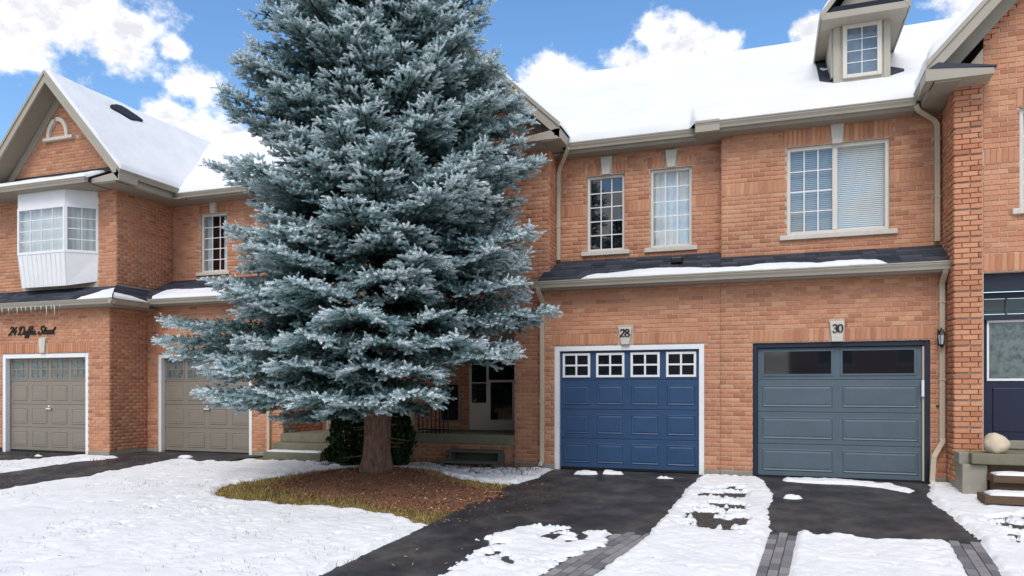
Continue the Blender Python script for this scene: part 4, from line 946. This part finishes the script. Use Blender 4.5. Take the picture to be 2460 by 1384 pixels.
snow_patch('eave_snow', bil((-13.43,12.07,3.455),(-13.43,13.4,3.455),(-13.9,13.6,3.74),(-13.9,12.55,3.74)), band(.4,.7,.05,37,12.07,13.4,((12.07,12.6,13.0,13.4),(1.1,.6,.1,-.2))), 60, 40, 'snow wedge on the side corner of the low left roof')
snow_patch('eave_snow', bil((-19.5,12.10,6.175),(-14.34,12.10,6.175),(-14.34,12.7,6.46),(-19.5,12.7,6.46)), slab_snow(.06,.02,.12,41), 160, 24, 'snow strip on the small roof over the bay window')
# melted patch in the snow of the left gable roof
pts = []
for k in range(20):
    t = 6.2832*k/20; u = 14.15+.46*math.cos(t)*(1+.16*math.sin(3*t)); s = .17+.06*math.sin(t)*(1+.2*math.cos(4*t))
    x = XC24+(XRE-XC24)*s; z = ZA24+.10+(ZE24-ZA24)*s; pts.append((x+.02, u, z+.085))
tag(MB().extrude([(x, y, z-.12) for x, y, z in pts], [(x+.03, y, z+.012) for x, y, z in pts]).build('bare_roof_patch', 'shingle'), 'dark bare oval of shingles showing through snow on the left gable roof', 'roof patch')

# ================================================================== snow on the ground
DRIVE24 = [(-18.4,12.5),(-13.6,13.5),(-10.6,13.6),(-10.1,12.85),(-10.6,12.5),(-11.8,12.2),(-12.0,11.4),(-12.05,10.2),(-12.5,8.95),(-12.6,8.6),(-12.9,2.5),(-15.2,2.5),(-15.4,8.0),(-16.5,10.6)]
STREAK24 = [(-16.2,10.7),(-14.32,9.55),(-14.27,10.1),(-14.13,10.9),(-13.88,11.65),(-13.36,12.15),(-13.31,12.6),(-14.4,12.5),(-15.0,11.8),(-15.7,11.2)]
BARE = [(-8.59,9.6),(-8.75,10.2),(-8.2,10.75),(-7.4,11.3),(-6.5,11.75),(-5.8,11.6),(-5.2,11.1),(-4.6,10.95),(-4.0,11.1),(-3.6,11.5),(-3.3,10.6),(-3.6,9.5),(-4.05,8.75),(-4.36,8.6),(-4.82,8.9),(-5.56,9.03),(-6.63,9.06),(-7.81,9.2)]
RED = [(-7.8,10.0),(-7.5,10.5),(-6.9,11.2),(-6.1,11.5),(-5.4,11.1),(-4.7,10.6),(-4.0,10.5),(-3.9,9.9),(-4.3,9.25),(-4.98,9.25),(-5.75,9.4),(-6.74,9.45)]
DRIVE28 = [(-3.7,13.2),(-.98,13.2),(-1.16,11.95),(-1.22,11.3),(-1.36,8.8),(-1.62,7.5),(-1.68,7.1),(-2.2,2.5),(-4.9,2.5),(-4.45,6.3),(-4.2,8.75),(-3.98,10.5),(-3.72,11.9)]
PATCH28 = [(-3.06,8.75),(-2.61,8.95),(-2.04,8.88),(-1.62,8.75),(-1.78,8.45),(-1.99,7.89),(-2.14,7.67),(-2.25,7.1),(-2.6,2.5),(-3.4,2.5),(-3.16,7.0),(-3.2,7.6),(-3.08,8.01),(-3.35,8.16)]
DRIVE30 = [(-.25,13.6),(2.47,13.2),(2.14,11.8),(2.26,9.5),(2.22,9.33),(1.9,9.36),(1.77,9.42),(1.15,9.27),(.73,9.49),(.53,9.25),(.36,9.47),(.30,9.19),(.03,9.26),(.0,10.4),(.05,11.5)]
RIDGE30 = [(.26,12.72),(.73,12.79),(1.34,12.69),(1.74,12.58),(2.05,12.2),(1.95,12.02),(1.65,12.34),(1.25,12.46),(.65,12.47),(.28,12.54)]
STRIP2 = [(.02,9.4),(.34,9.36),(.16,7.5),(-.45,2.5),(-.78,2.5),(-.13,7.5)]
STRIP3 = [(1.93,9.5),(2.25,9.55),(2.11,8.1),(1.5,2.5),(1.2,2.5),(1.83,8.05)]
def snow_depth(X, Y):
    wob = (fbm(X*3.1, Y*3.1, 4)-.5)*.22+(fbm(X*13, Y*13, 4)-.5)*.13
    d = lambda p, k=1.0: -poly_sd(p, X, Y)+wob*k          # positive = snow remains
    s = np.minimum.reduce([d(DRIVE24), d(BARE, .9), d(DRIVE28, .45), d(DRIVE30, .5), d(STRIP2, .22), d(STRIP3, .22)])
    s = np.minimum(s, 12.75+wob*1.3-Y-np.where(X < -10.2, .6, np.where(X < -8.4, .25, 0)))
    s = np.maximum(s, np.where(Y < 12.2, -d(STREAK24, 0)+wob*1.2-.03, -.2))
    pn = fbm(X*3.2+3, Y*3.6+1, 5); brk = (pn-.47)*1.2
    p28 = poly_sd(PATCH28, X, Y)+wob*1.3+(fbm(X*22, Y*30, 3)-.5)*.16; p28 = np.minimum(p28, brk+.05+sstep(0, .5, p28)*.10+.12*sstep(8.2, 7.4, Y))
    s = np.maximum(s, p28); s = np.maximum(s, np.minimum(poly_sd(RIDGE30, X, Y)+wob*.35+.02, .06))
    for bx, by, br_ in ((.36,11.3,.12),(-3.0,12.5,.22),(-2.6,12.6,.2),(-1.6,12.4,.12),(-11.9,12.55,.16),(-15.6,12.0,.12)):
        s = np.maximum(s, br_-np.hypot((X-bx), (Y-by)*2.6)+wob*1.4-.03)
    # thinning where turf or soil shows through
    pat = (fbm(X*2.6+11, Y*6.5+5, 5)-.52)*2.4+(fbm(X*14, Y*30, 3)-.5)*.85
    med = sstep(-.15, .25, poly_sd([(-1.15,11.75),(-.2,12.3),(-.05,9.15),(-1.28,9.0)], X, Y))
    s = np.minimum(s, pat-.06+.14*sstep(9.6, 9.0, Y)+(1-med)*2)
    sp = sstep(-.2, .3, poly_sd([(2.45,10.9),(3.4,11.2),(3.4,9.0),(2.33,9.3)], X, Y)); s = np.minimum(s, pat-.04+(1-sp)*2)
    bd = sstep(-.1, .3, poly_sd([(-8.4,13.2),(-3.7,13.2),(-3.6,11.3),(-5.2,11.6),(-8.4,11.9)], X, Y)); s = np.minimum(s, pat*1.2+.10+(1-bd)*2)
    lawn = fbm(X*5+1, Y*7+2, 4); s = np.minimum(s, .26-np.clip(lawn-.66, 0, 1)*2.2)
    t = .030*sstep(0, .07, s)+.016*sstep(.05, .5, s)
    t = t*(.75+.5*fbm(X*4.5+2, Y*4.5+8, 4))+(fbm(X*1.4, Y*1.4, 3)-.5)*.03*sstep(.1, .4, s)
    t = t+((fbm(X*9+4, Y*12+1, 3)-.5)*.024+(fbm(X*30, Y*36, 2)-.5)*.010)*sstep(.0, .12, s); bank = np.exp(-((s-.10)/.07)**2)*.034; t = t+bank*np.clip(fbm(X*6+3, Y*6, 3)-.3, 0, 1)*1.6
    return np.where(s > 0, t+.003, np.maximum(s*.4, -.03))
def snow_sheet(name, x0, x1, y0, y1, step, label):
    xs = np.arange(x0, x1+1e-6, step); ys = np.arange(y0, y1+1e-6, step); X, Y = np.meshgrid(xs, ys); t = snow_depth(X, Y)
    P = np.stack([X, Y, ground(X, Y)+.007+t], -1).reshape(-1, 3); F = grid_faces(len(xs), len(ys)); keep = (t.reshape(-1)[F] > 0).any(1)
    return tag(np_mesh(name, P, F[keep], 'snow', smooth=True), label, 'snow', kind='stuff')
snow_sheet('ground_snow', -9.0, 5.4, 6.2, 12.8, .022, 'patchy snow on the front lawns and between the driveways')
snow_sheet('ground_snow', -24.0, -9.0, 2.6, 12.8, .05, 'snow on the lawn and drive at the left')
snow_sheet('ground_snow', -9.0, 5.4, 2.6, 6.2, .05, 'snow on the lawns near the street')
snow_sheet('ground_snow', 5.4, 12.0, 2.6, 12.8, .06, 'snow on the lawn beyond the right edge')

# ================================================================== pavers edging the driveways
pv = bpy.data.meshes.new('paver'); b_ = MB().box(-.5,.5,-.5,.5,-1,.0); V = [(x*.97 if z > -.5 else x, y*.985 if z > -.5 else y, z) for x, y, z in b_.V]
pv.from_pydata(V, [], b_.F); pv.materials.append(MT('paver')); pv.update()
def paver_strip(name, xs, y0, y1, cols, w, label):
    """xs(y) left edge; pieces laid lengthwise"""
    L = .21; rows = int((y1-y0)/L)
    base = MB(); ys = np.linspace(y0, y1, 30)
    for a, b in zip(ys[:-1], ys[1:]):
        base.add([(xs(a),a,gz(xs(a),a)+.008),(xs(a)+cols*w,a,gz(xs(a),a)+.008),(xs(b)+cols*w,b,gz(xs(b),b)+.008),(xs(b),b,gz(xs(b),b)+.008)], [(0,1,2,3)])
    o = base.build(name, 'asphalt'); tag(o, kind='structure')
    for r in range(rows):
        for c in range(cols):
            y = y0+(r+.5+(.5 if c % 2 else 0))*L
            if y+L/2 > y1: continue
            x = xs(y)+(c+.5)*w; sl = math.atan((xs(y+.1)-xs(y-.1))/.2)
            p = bpy.data.objects.new('paver', pv); p.location = (x, y, gz(x, y)+.018+random.uniform(-.0015, .0015)); p.rotation_euler = (math.atan(.075), random.uniform(-.01, .01), -sl); p.scale = (w-.007, L-.008, .02); link(p, o)
paver_strip('paver_edging', lambda y: np.interp(y, (2.5,7.1,7.7,8.5,9.1), (-2.62,-2.16,-2.04,-1.84,-1.70)), 4.6, 9.0, 4, .115, '')
paver_strip('paver_edging', lambda y: np.interp(y, (2.5,7.5,9.4), (-.78,-.13,.03)), 4.6, 9.4, 3, .103, '')
paver_strip('paver_edging', lambda y: np.interp(y, (2.5,8.05,9.5), (1.2,1.83,1.93)), 4.6, 9.5, 3, .105, '')

# ================================================================== mulch bed, chips, grass
xs = np.arange(-8.2, -3.5, .05); ys = np.arange(8.8, 11.9, .05); X, Y = np.meshgrid(xs, ys)
sd_ = poly_sd(RED, X, Y)+(fbm(X*3, Y*3)-.5)*.5; t = np.where(sd_ > 0, .012+.02*fbm(X*12, Y*12, 3), np.maximum(sd_*.3, -.04))
F = grid_faces(len(xs), len(ys)); keep = (t.reshape(-1)[F] > 0).any(1)
tag(np_mesh('mulch_bed', np.stack([X, Y, ground(X, Y)-.008+t], -1).reshape(-1, 3), F[keep], 'mulch', smooth=True), 'reddish brown needle mulch mounded around the spruce trunk', 'mulch', kind='stuff')
def scatter_tris(n, poly, margin, fn):
    P = np.array(poly); out = []
    while len(out) < n:
        x = RNG.uniform(P[:,0].min()-.2, P[:,0].max()+.2, 4000); y = RNG.uniform(P[:,1].min()-.2, P[:,1].max()+.2, 4000)
        s = poly_sd(poly, x, y)+(fbm(x*3, y*3)-.5)*.5; ok = fn(s)
        out += list(zip(x[ok], y[ok]))
    return np.array(out[:n])
def flakes(name, pts, lo, hi, mat, label, cat, lift=.012, tilt=.35):
    n = len(pts); a = RNG.uniform(0, 6.283, n); L = RNG.uniform(lo, hi, n); w = L*RNG.uniform(.2, .5, n); z = ground(pts[:,0], pts[:,1])+lift+RNG.uniform(0, .012, n)
    u = np.stack([np.cos(a), np.sin(a), RNG.normal(0, tilt, n)], 1); v = np.stack([-np.sin(a), np.cos(a), RNG.normal(0, tilt, n)], 1); c = np.stack([pts[:,0], pts[:,1], z], 1)
    V = np.stack([c-u*L[:,None]/2, c+v*w[:,None]/2, c+u*L[:,None]/2, c-v*w[:,None]/2], 1).reshape(-1, 3)
    return tag(np_mesh(name, V, np.arange(4*n).reshape(-1, 4), mat), label, cat, kind='stuff')
flakes('mulch_chips', scatter_tris(9000, RED, 0, lambda s: s > -.12), .02, .06, 'chip', 'loose bark chips and needles around the spruce trunk', 'mulch')
flakes('fallen_needles', scatter_tris(2200, [(-4.25,8.85),(-3.5,9.1),(-2.9,10.0),(-2.8,11.0),(-3.4,11.7),(-4.0,11.0)], 0, lambda s: s > -.25+RNG.exponential(.26, s.shape)), .012, .032, 'dry_stem', 'brown needles strewn over the driveway edge beside the mulch bed', 'needles')
flakes('fallen_leaves', np.concatenate([scatter_tris(70, [(-4.7,9.3),(-3.9,9.6),(-3.9,8.8),(-4.4,8.6)], 0, lambda s: s > -.3), scatter_tris(60, [(-5,12.6),(-3,12.9),(-3,11.8),(-4.2,10.9)], 0, lambda s: s > -.3), scatter_tris(50, DRIVE28, 0, lambda s: s > -.1)]), .03, .06, 'leaf', 'dry tan leaves scattered at the edge of the lawn', 'leaves', .02)
def blades(name, pts, h0, h1, mat, label, cat, wid=.005, sink=0.0):
    n = len(pts); a = RNG.uniform(0, 6.283, n); h = RNG.uniform(h0, h1, n); lean = RNG.normal(0, .45, (n, 2))
    g = ground(pts[:,0], pts[:,1])-.02-sink; b = np.stack([pts[:,0], pts[:,1], g], 1); d = np.stack([np.cos(a), np.sin(a), 0*a], 1)*wid
    m_ = b+np.stack([lean[:,0]*h*.35, lean[:,1]*h*.35, h*.6], 1); t_ = b+np.stack([lean[:,0]*h, lean[:,1]*h, h*(1-.25*np.hypot(lean[:,0], lean[:,1]))], 1)
    V = np.stack([b-d, b+d, m_+d*.7, m_-d*.7, t_+d*.1, t_-d*.1], 1).reshape(-1, 3); i = np.arange(n)[:, None]*6
    F = np.concatenate([i+np.array([0,1,2,3]), i+np.array([3,2,4,5])], 1).reshape(-1, 4)
    return tag(np_mesh(name, V, F, mat), label, cat, kind='stuff')
ring = scatter_tris(17000, BARE, 0, lambda s: s > -.06); sr_ = poly_sd(RED, ring[:,0], ring[:,1])+(fbm(ring[:,0]*2, ring[:,1]*2)-.5)*.5
on_drive = poly_sd(DRIVE28, ring[:,0], ring[:,1])
ring = ring[(sr_ < .12) & (on_drive < -.05)]
blades('grass', ring, .035, .085, 'grass', 'yellow green winter grass ringing the mulch bed', 'grass')
lp = np.stack([RNG.uniform(-20, -4.3, 26000), RNG.uniform(5.2, 12.3, 26000)], 1); k = (fbm(lp[:,0]*2.5, lp[:,1]*4.5)+RNG.normal(0, .07, 26000)) > .62
blades('grass', lp[k], .08, .125, 'dry_stem', 'sparse grass tips poking through the lawn snow', 'grass', .004)
mp_ = np.stack([RNG.uniform(-1.3, 0, 2600), RNG.uniform(8.8, 12.2, 2600)], 1); mp2 = np.stack([RNG.uniform(2.3, 3.5, 1500), RNG.uniform(9, 11.2, 1500)], 1)
blades('grass', np.concatenate([mp_, mp2]), .02, .045, 'dry_stem', 'flattened dead grass between the driveways', 'grass', .005)
fp = np.stack([RNG.uniform(-8.4, -3.9, 1600), RNG.uniform(12.1, 12.95, 1600)], 1)
blades('dry_stems', fp, .06, .22, 'dry_stem', 'dead plant stems along the foundation behind the spruce', 'plants', .004)

# ================================================================== the spruce
def unit(v): return v/(np.linalg.norm(v, axis=-1, keepdims=True)+1e-9)
ZL = np.array([.9, 1.3, 1.6, 2.06, 2.75, 3.25, 4.3, 4.8, 5.84, 6.87, 7.9, 9.5, 11.5, 13.2])
RL = np.array([1.5, 2.5, 2.95, 3.2, 3.15, 2.5, 2.35, 2.35, 2.2, 2.0, 1.8, 1.4, .8, .15])
RR = np.array([.9, 1.4, 2.1, 2.45, 2.35, 2.35, 2.55, 2.7, 2.5, 2.05, 1.65, 1.3, .75, .15])
RF = np.array([1.2, 1.9, 2.1, 2.2, 2.2, 2.1, 1.9, 1.8, 1.7, 1.6, 1.45, 1.3, .75, .15])
RB = np.array([1.0, 1.7, 1.8, 1.85, 1.85, 1.85, 1.85, 1.85, 1.85, 1.8, 1.6, 1.3, .75, .15])
CAMR = np.array([CA, SA, 0]); CAMF = np.array([-SA, CA, 0])
def reach(d, z):
    r, f = d@CAMR, d@CAMF
    a = np.interp(z, ZL, RR if r > 0 else RL); b = np.interp(z, ZL, RB if f > 0 else RF)
    return 1/math.sqrt((r/a)**2+(f/b)**2)
def build_spruce(seed, dens):
    rg = np.random.default_rng(seed); base = np.array([0, 0, 0.]); limbs = MB(); SP = []; SD = []; SL = []; ST = []
    z = 1.22; k = 0; th = 0
    while z < 12.6:
        n = 9 if z < 7 else 7
        for q in range(n):
            th += 2.39996+rg.normal(0, .12); zz = z+rg.uniform(-.1, .1); d = np.array([math.cos(th), math.sin(th), 0])
            f = d@CAMF
            if f > .55 and rg.random() < .35: continue
            L = reach(d, zz)*rg.uniform(.86, 1.06)*(.66+.62*float(fbm(math.cos(th)*1.6+5, math.sin(th)*1.6+zz*1.25, 2)))
            if zz < 1.28 and f < -.45: continue
            if zz > 1.8 and f > -.35 and not (d@CAMR > .35 and 3.2 < zz < 6.3) and not (d@CAMR < -.35 and zz < 4.2) and float(fbm(math.cos(th)*2.1+2, math.sin(th)*2.1+zz*1.1+4, 2)) < rg.uniform(.24, .44): continue
            if zz < 2.15 and d@CAMR > .12 and f > -.80: continue
            if f < -.4 and zz > 2: L = max(L, reach(d, zz)*rg.uniform(.78, .98))
            if d@CAMR > .35 and 3.2 < zz < 6.6: L = max(L, reach(d, zz)*rg.uniform(.86, 1.0))
            if rg.random() < .03: L *= 1.10
            pt = np.interp(zz, (1, 2.5, 5, 9, 12.6), (-.10, .02, .20, .42, .75))+rg.normal(0, .05); droop = np.interp(zz, (1, 4, 9), (.26, .22, .15)); up = np.interp(zz, (1, 4, 9), (.18, .22, .22))
            path = lambda s: base+np.array([0, 0, zz-pt*L*.75])+d*(s*L)+np.array([0, 0, 1.])*(L*(pt*s-droop*s*s+up*s**3))
            side = np.array([-d[1], d[0], 0]); 
            limbs.tube([tuple(path(s)) for s in (0, .2, .4, .6, .8, .97)], [max(.006, .012+.011*L*(1-s)) for s in (0, .2, .4, .6, .8, 1)], 5)
            s = .22
            while s < 1.0:
                p = path(s); t = unit(path(s+.02)-path(s))
                for sg in (-1, 1):
                    l = min(.80, (1-s)*L*.50+.22)*rg.uniform(.75, 1.1)*(1.0 if L > 1 else .8); ang = R(rg.uniform(42, 62))
                    sdv = unit(math.cos(ang)*t+math.sin(ang)*side*sg+np.array([0, 0, rg.uniform(-.16, .12)])); sag = rg.uniform(.05, .22)
                    m_ = max(2, int(l/(.125/dens)))
                    perp = unit(np.cross(sdv, (0, 0, 1)))
                    for j in range(m_+1):
                        w = (j+rg.random()*.6)/(m_+.3); pp = p+sdv*(l*w)-np.array([0, 0, sag*l*w*w]); outer = s*.62+w*.38*(.5+.5*s)
                        for sg2 in (-1, 1, 0):
                            if sg2 == 0 and rg.random() > .45: continue
                            dv = unit(sdv*.75+perp*(sg2*rg.uniform(.4, .85))+np.array([0, 0, rg.uniform(-.32, .30) if sg2 else rg.uniform(.3, .8)]))
                            SP.append(pp); SD.append(dv); SL.append(rg.uniform(.10, .165)*(1.12 if j == m_ else 1)); ST.append(outer)
                    SP.append(p+sdv*l-np.array([0, 0, sag*l])); SD.append(unit(sdv-np.array([0, 0, sag*.6]))); SL.append(.14); ST.append(s*.6+.4)
                s += .112/L*rg.uniform(.8, 1.2)
            for a in (-.5, 0, .5): SP.append(path(.97)); SD.append(unit(d+side*a+np.array([0, 0, rg.uniform(0, .5)]))); SL.append(.16); ST.append(1)
        z += .235 if z < 8.3 else .36
    return limbs, np.array(SP), np.array(SD), np.array(SL), np.array(ST)
limbs, SP, SD, SL, ST = build_spruce(3, 1.0)
def needle_mesh(SP, SD, SL, ST, n_need, rg):
    N = len(SP); ref = np.where(np.abs(SD[:, 2:3]) < .9, np.array([[0, 0, 1.]]), np.array([[1., 0, 0]])); A = unit(np.cross(SD, ref)); B = np.cross(SD, A)
    t = (np.arange(n_need)[None]+rg.random((N, n_need)))/n_need; ph = rg.random((N, n_need))*6.2832
    rad = A[:, None]*np.cos(ph)[..., None]+B[:, None]*np.sin(ph)[..., None]; fw = .35+.75*t**2
    nd = unit(rad+SD[:, None]*fw[..., None]); nl = (.040-.010*t)*rg.uniform(.8, 1.15, (N, n_need))
    b0 = SP[:, None]+SD[:, None]*(t*SL[:, None])[..., None]; tip = b0+nd*nl[..., None]; w = unit(np.cross(nd, SD[:, None]))*.0095
    V = np.stack([b0-w, b0+w, tip], 2).reshape(-1, 3)
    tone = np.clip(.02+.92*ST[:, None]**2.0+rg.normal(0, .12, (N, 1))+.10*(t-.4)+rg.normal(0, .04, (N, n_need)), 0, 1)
    return V, np.arange(len(V)).reshape(-1, 3), np.repeat(tone.ravel(), 3)
import sys; sys.stderr.write('shoots %d\n' % len(SP))
V, F, tone = needle_mesh(SP, SD, SL, ST, 34, RNG)
tb = (TX, TY, gz(TX, TY)-.03)
spr = thing('spruce_tree', tb, 'tall snow dusted blue spruce standing in the front lawn', 'tree')
OFF = np.array(tb)-np.array([0, 0, tb[2]])
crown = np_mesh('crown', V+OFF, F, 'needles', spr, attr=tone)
limbs.V = [(x+OFF[0], y+OFF[1], z) for x, y, z in limbs.V]; limbs.build('limbs', 'limb_bark', spr, True)
tr_ = []; nr, ns = 60, 22
for i in range(nr):
    zf = i/(nr-1); z = tb[2]-.15+zf*13.2
    for j in range(ns):
        a = 6.2832*j/ns; r = .215*(1-zf)**.9+.012+.10*math.exp(-max(0, z-tb[2])/.16)*(.6+.4*math.sin(5*a+1)); r *= 1+.13*(float(vnoise(a*4, z*1.6))-.5)
        tr_.append((TX+r*math.cos(a)+.03*math.sin(z*.6), TY+r*math.sin(a), z))
mesh('trunk', tr_, [(i*ns+j, i*ns+(j+1)%ns, (i+1)*ns+(j+1)%ns, (i+1)*ns+j) for i in range(nr-1) for j in range(ns)], 'bark', spr, True)
mb = MB()
for k in range(26):
    a = random.uniform(0, 6.28); z = random.uniform(.35, 1.5); l = random.uniform(.1, .5); d = (math.cos(a), math.sin(a))
    mb.tube([(TX+.17*d[0], TY+.17*d[1], z), (TX+(.17+l*.6)*d[0], TY+(.17+l*.6)*d[1], z-.03), (TX+(.17+l)*d[0], TY+(.17+l)*d[1], z-.10*l)], [.012, .008, .003], 5)
mb.build('dead_twigs', 'bark', spr)['kind'] = 'stuff'
# snow caught on the upper sides of the outer shoots
pz = np.interp(SP[:, 2], (1, 2.2, 4.5, 6.0, 8), (.25, .5, .48, .16, .03)); pz = pz*np.clip((ST-.55)*2.6, 0, 1)*(.35+1.5*np.clip(fbm(SP[:,0]*2.2+9, SP[:,1]*2.2+SP[:,2]*1.9)-.38, 0, 1)*2)
sel = RNG.random(len(SP)) < pz; c = SP[sel]+SD[sel]*(SL[sel]*RNG.uniform(.3, .8, sel.sum()))[:, None]+np.array([0, 0, .018])+OFF
u = SD[sel]*RNG.uniform(.035, .07, (sel.sum(), 1)); v = unit(np.cross(SD[sel], (0, 0, 1)))*RNG.uniform(.012, .024, (sel.sum(), 1)); w = np.zeros_like(u); w[:, 2] = RNG.uniform(.006, .013, sel.sum())
V = np.stack([c+u, c+v, c-u, c-v, c+w, c-w], 1).reshape(-1, 3); i = np.arange(sel.sum())[:, None]*6
F = np.concatenate([i+np.array(q) for q in ((0,1,4),(1,2,4),(2,3,4),(3,0,4),(1,0,5),(2,1,5),(3,2,5),(0,3,5))], 0)
o = np_mesh('snow_dusting', V, F, 'snow', spr); o['kind'] = 'stuff'

# a second spruce over the road, behind the viewer: it is what the dark upper window mirrors
sp2 = thing('spruce_tree', (-6.6, -9.5, -.7), 'spruce across the road seen only as a reflection in the upper window', 'tree')
for src in list(spr.children):
    if src.name.split('.')[0] in ('crown', 'trunk', 'limbs'):
        c2 = src.copy(); COL.objects.link(c2); c2.parent = sp2; c2.matrix_parent_inverse = Matrix.Translation(-Vector(spr.location))

# ================================================================== cedar shrubs by the trunk
def shrub(x, y, h, r, label, n=5200):
    z0 = gz(x, y); root = thing('cedar_shrub', (x, y, z0), label, 'shrub')
    MB().tube([(x, y, z0-.1), (x+.02, y, z0+h*.5), (x, y, z0+h*.9)], [.035, .02, .005], 6).build('stem', 'bark', root)
    t = RNG.random(n); a = RNG.uniform(0, 6.283, n); rr = r*(np.sin(np.clip(t*.9+.12, 0, 1)*math.pi)**.6)*(.55+.5*np.sqrt(RNG.random(n)))*(.25+1.35*fbm(a*1.6+x, t*5+x, 3))
    c = np.stack([x+rr*np.cos(a), y+rr*np.sin(a), z0+.05+t*h], 1); d = unit(np.stack([np.cos(a)*.5, np.sin(a)*.5, .7+0*a], 1)+RNG.normal(0, .35, (n, 3))); s = unit(np.cross(d, RNG.normal(0, 1, (n, 3))))
    L = RNG.uniform(.05, .12, (n, 1)); V = np.stack([c-d*L*.4, c+s*L*.28, c+d*L*.6, c-s*L*.28], 1).reshape(-1, 3)
    np_mesh('foliage', V, np.arange(4*n).reshape(-1, 4), 'cedar', root)
shrub(-7.5, 12.2, 1.35, .42, 'dark green cedar shrub left of the spruce trunk')
shrub(-6.62, 12.3, 1.25, .34, 'dark green cedar shrub right of the spruce trunk', 5600)
shrub(-8.15, 12.6, .35, .22, 'low dark cedar shrub by the left porch steps', 1200)

# ================================================================== houses over the road (seen in the window reflections)
tag(MB().box(-60, 60, -60, -7, -.75, -.66).build('far_lawn', 'snow'), kind='structure')
def far_house(x, label):
    r = thing('house', (x, -18, -.66), label, 'house', 'houses across the road')
    wm = MB(); wall_rect(wm, 'F', 0, -4.2, 4.2, 0, 6.0, [(-3.4,-.6,0,2.3),(1.0,2.1,.2,2.4),(-3.0,-1.0,3.4,4.9),(1.0,3.0,3.4,4.9)]); wm.xz([(-4.2,6),(4.2,6),(0,9.2)], 0, .24); wm.box(-4.2,4.2,.24,8,0,6)
    # turned to face the street
    T = lambda mb: [(x-a, -18-b, c-.66) for a, b, c in mb.V]
    def put(name, mb, mat, par):
        mb.V = T(mb); return mb.build(name, mat, par)
    w = put('wall', wm, 'brick', r)
    put('roof', MB().xz([(-4.7,5.75),(0,9.35),(0,9.5),(-4.7,5.9)], -.5, 8.4).xz([(4.7,5.75),(0,9.35),(0,9.5),(4.7,5.9)], -.5, 8.4), 'roof_snow', r)
    put('garage_door', MB().box(-3.4,-.6,.12,.18,0,2.3), 'taupe_paint', r); put('front_door', MB().box(1.0,2.1,.12,.18,.2,2.4), 'navy_door', r)
    for a in (-3.0, 1.0):
        fr = MB().box(a,a+.08,.1,.16,3.4,4.9).box(a+1.92,a+2,.1,.16,3.4,4.9).box(a+.08,a+1.92,.1,.16,3.4,3.48).box(a+.08,a+1.92,.1,.16,4.82,4.9).box(a+.97,a+1.03,.1,.16,3.48,4.82)
        wf = put('window', fr, 'white_trim', r); put('pane', MB().box(a+.08,a+1.92,.13,.15,3.48,4.82), 'dark_glass', wf)
far_house(-14.5, 'brick house across the road at the left, seen only in reflections')
far_house(-4.5, 'brick house straight across the road, seen only in reflections')
far_house(5.5, 'brick house across the road at the right, seen only in reflections')
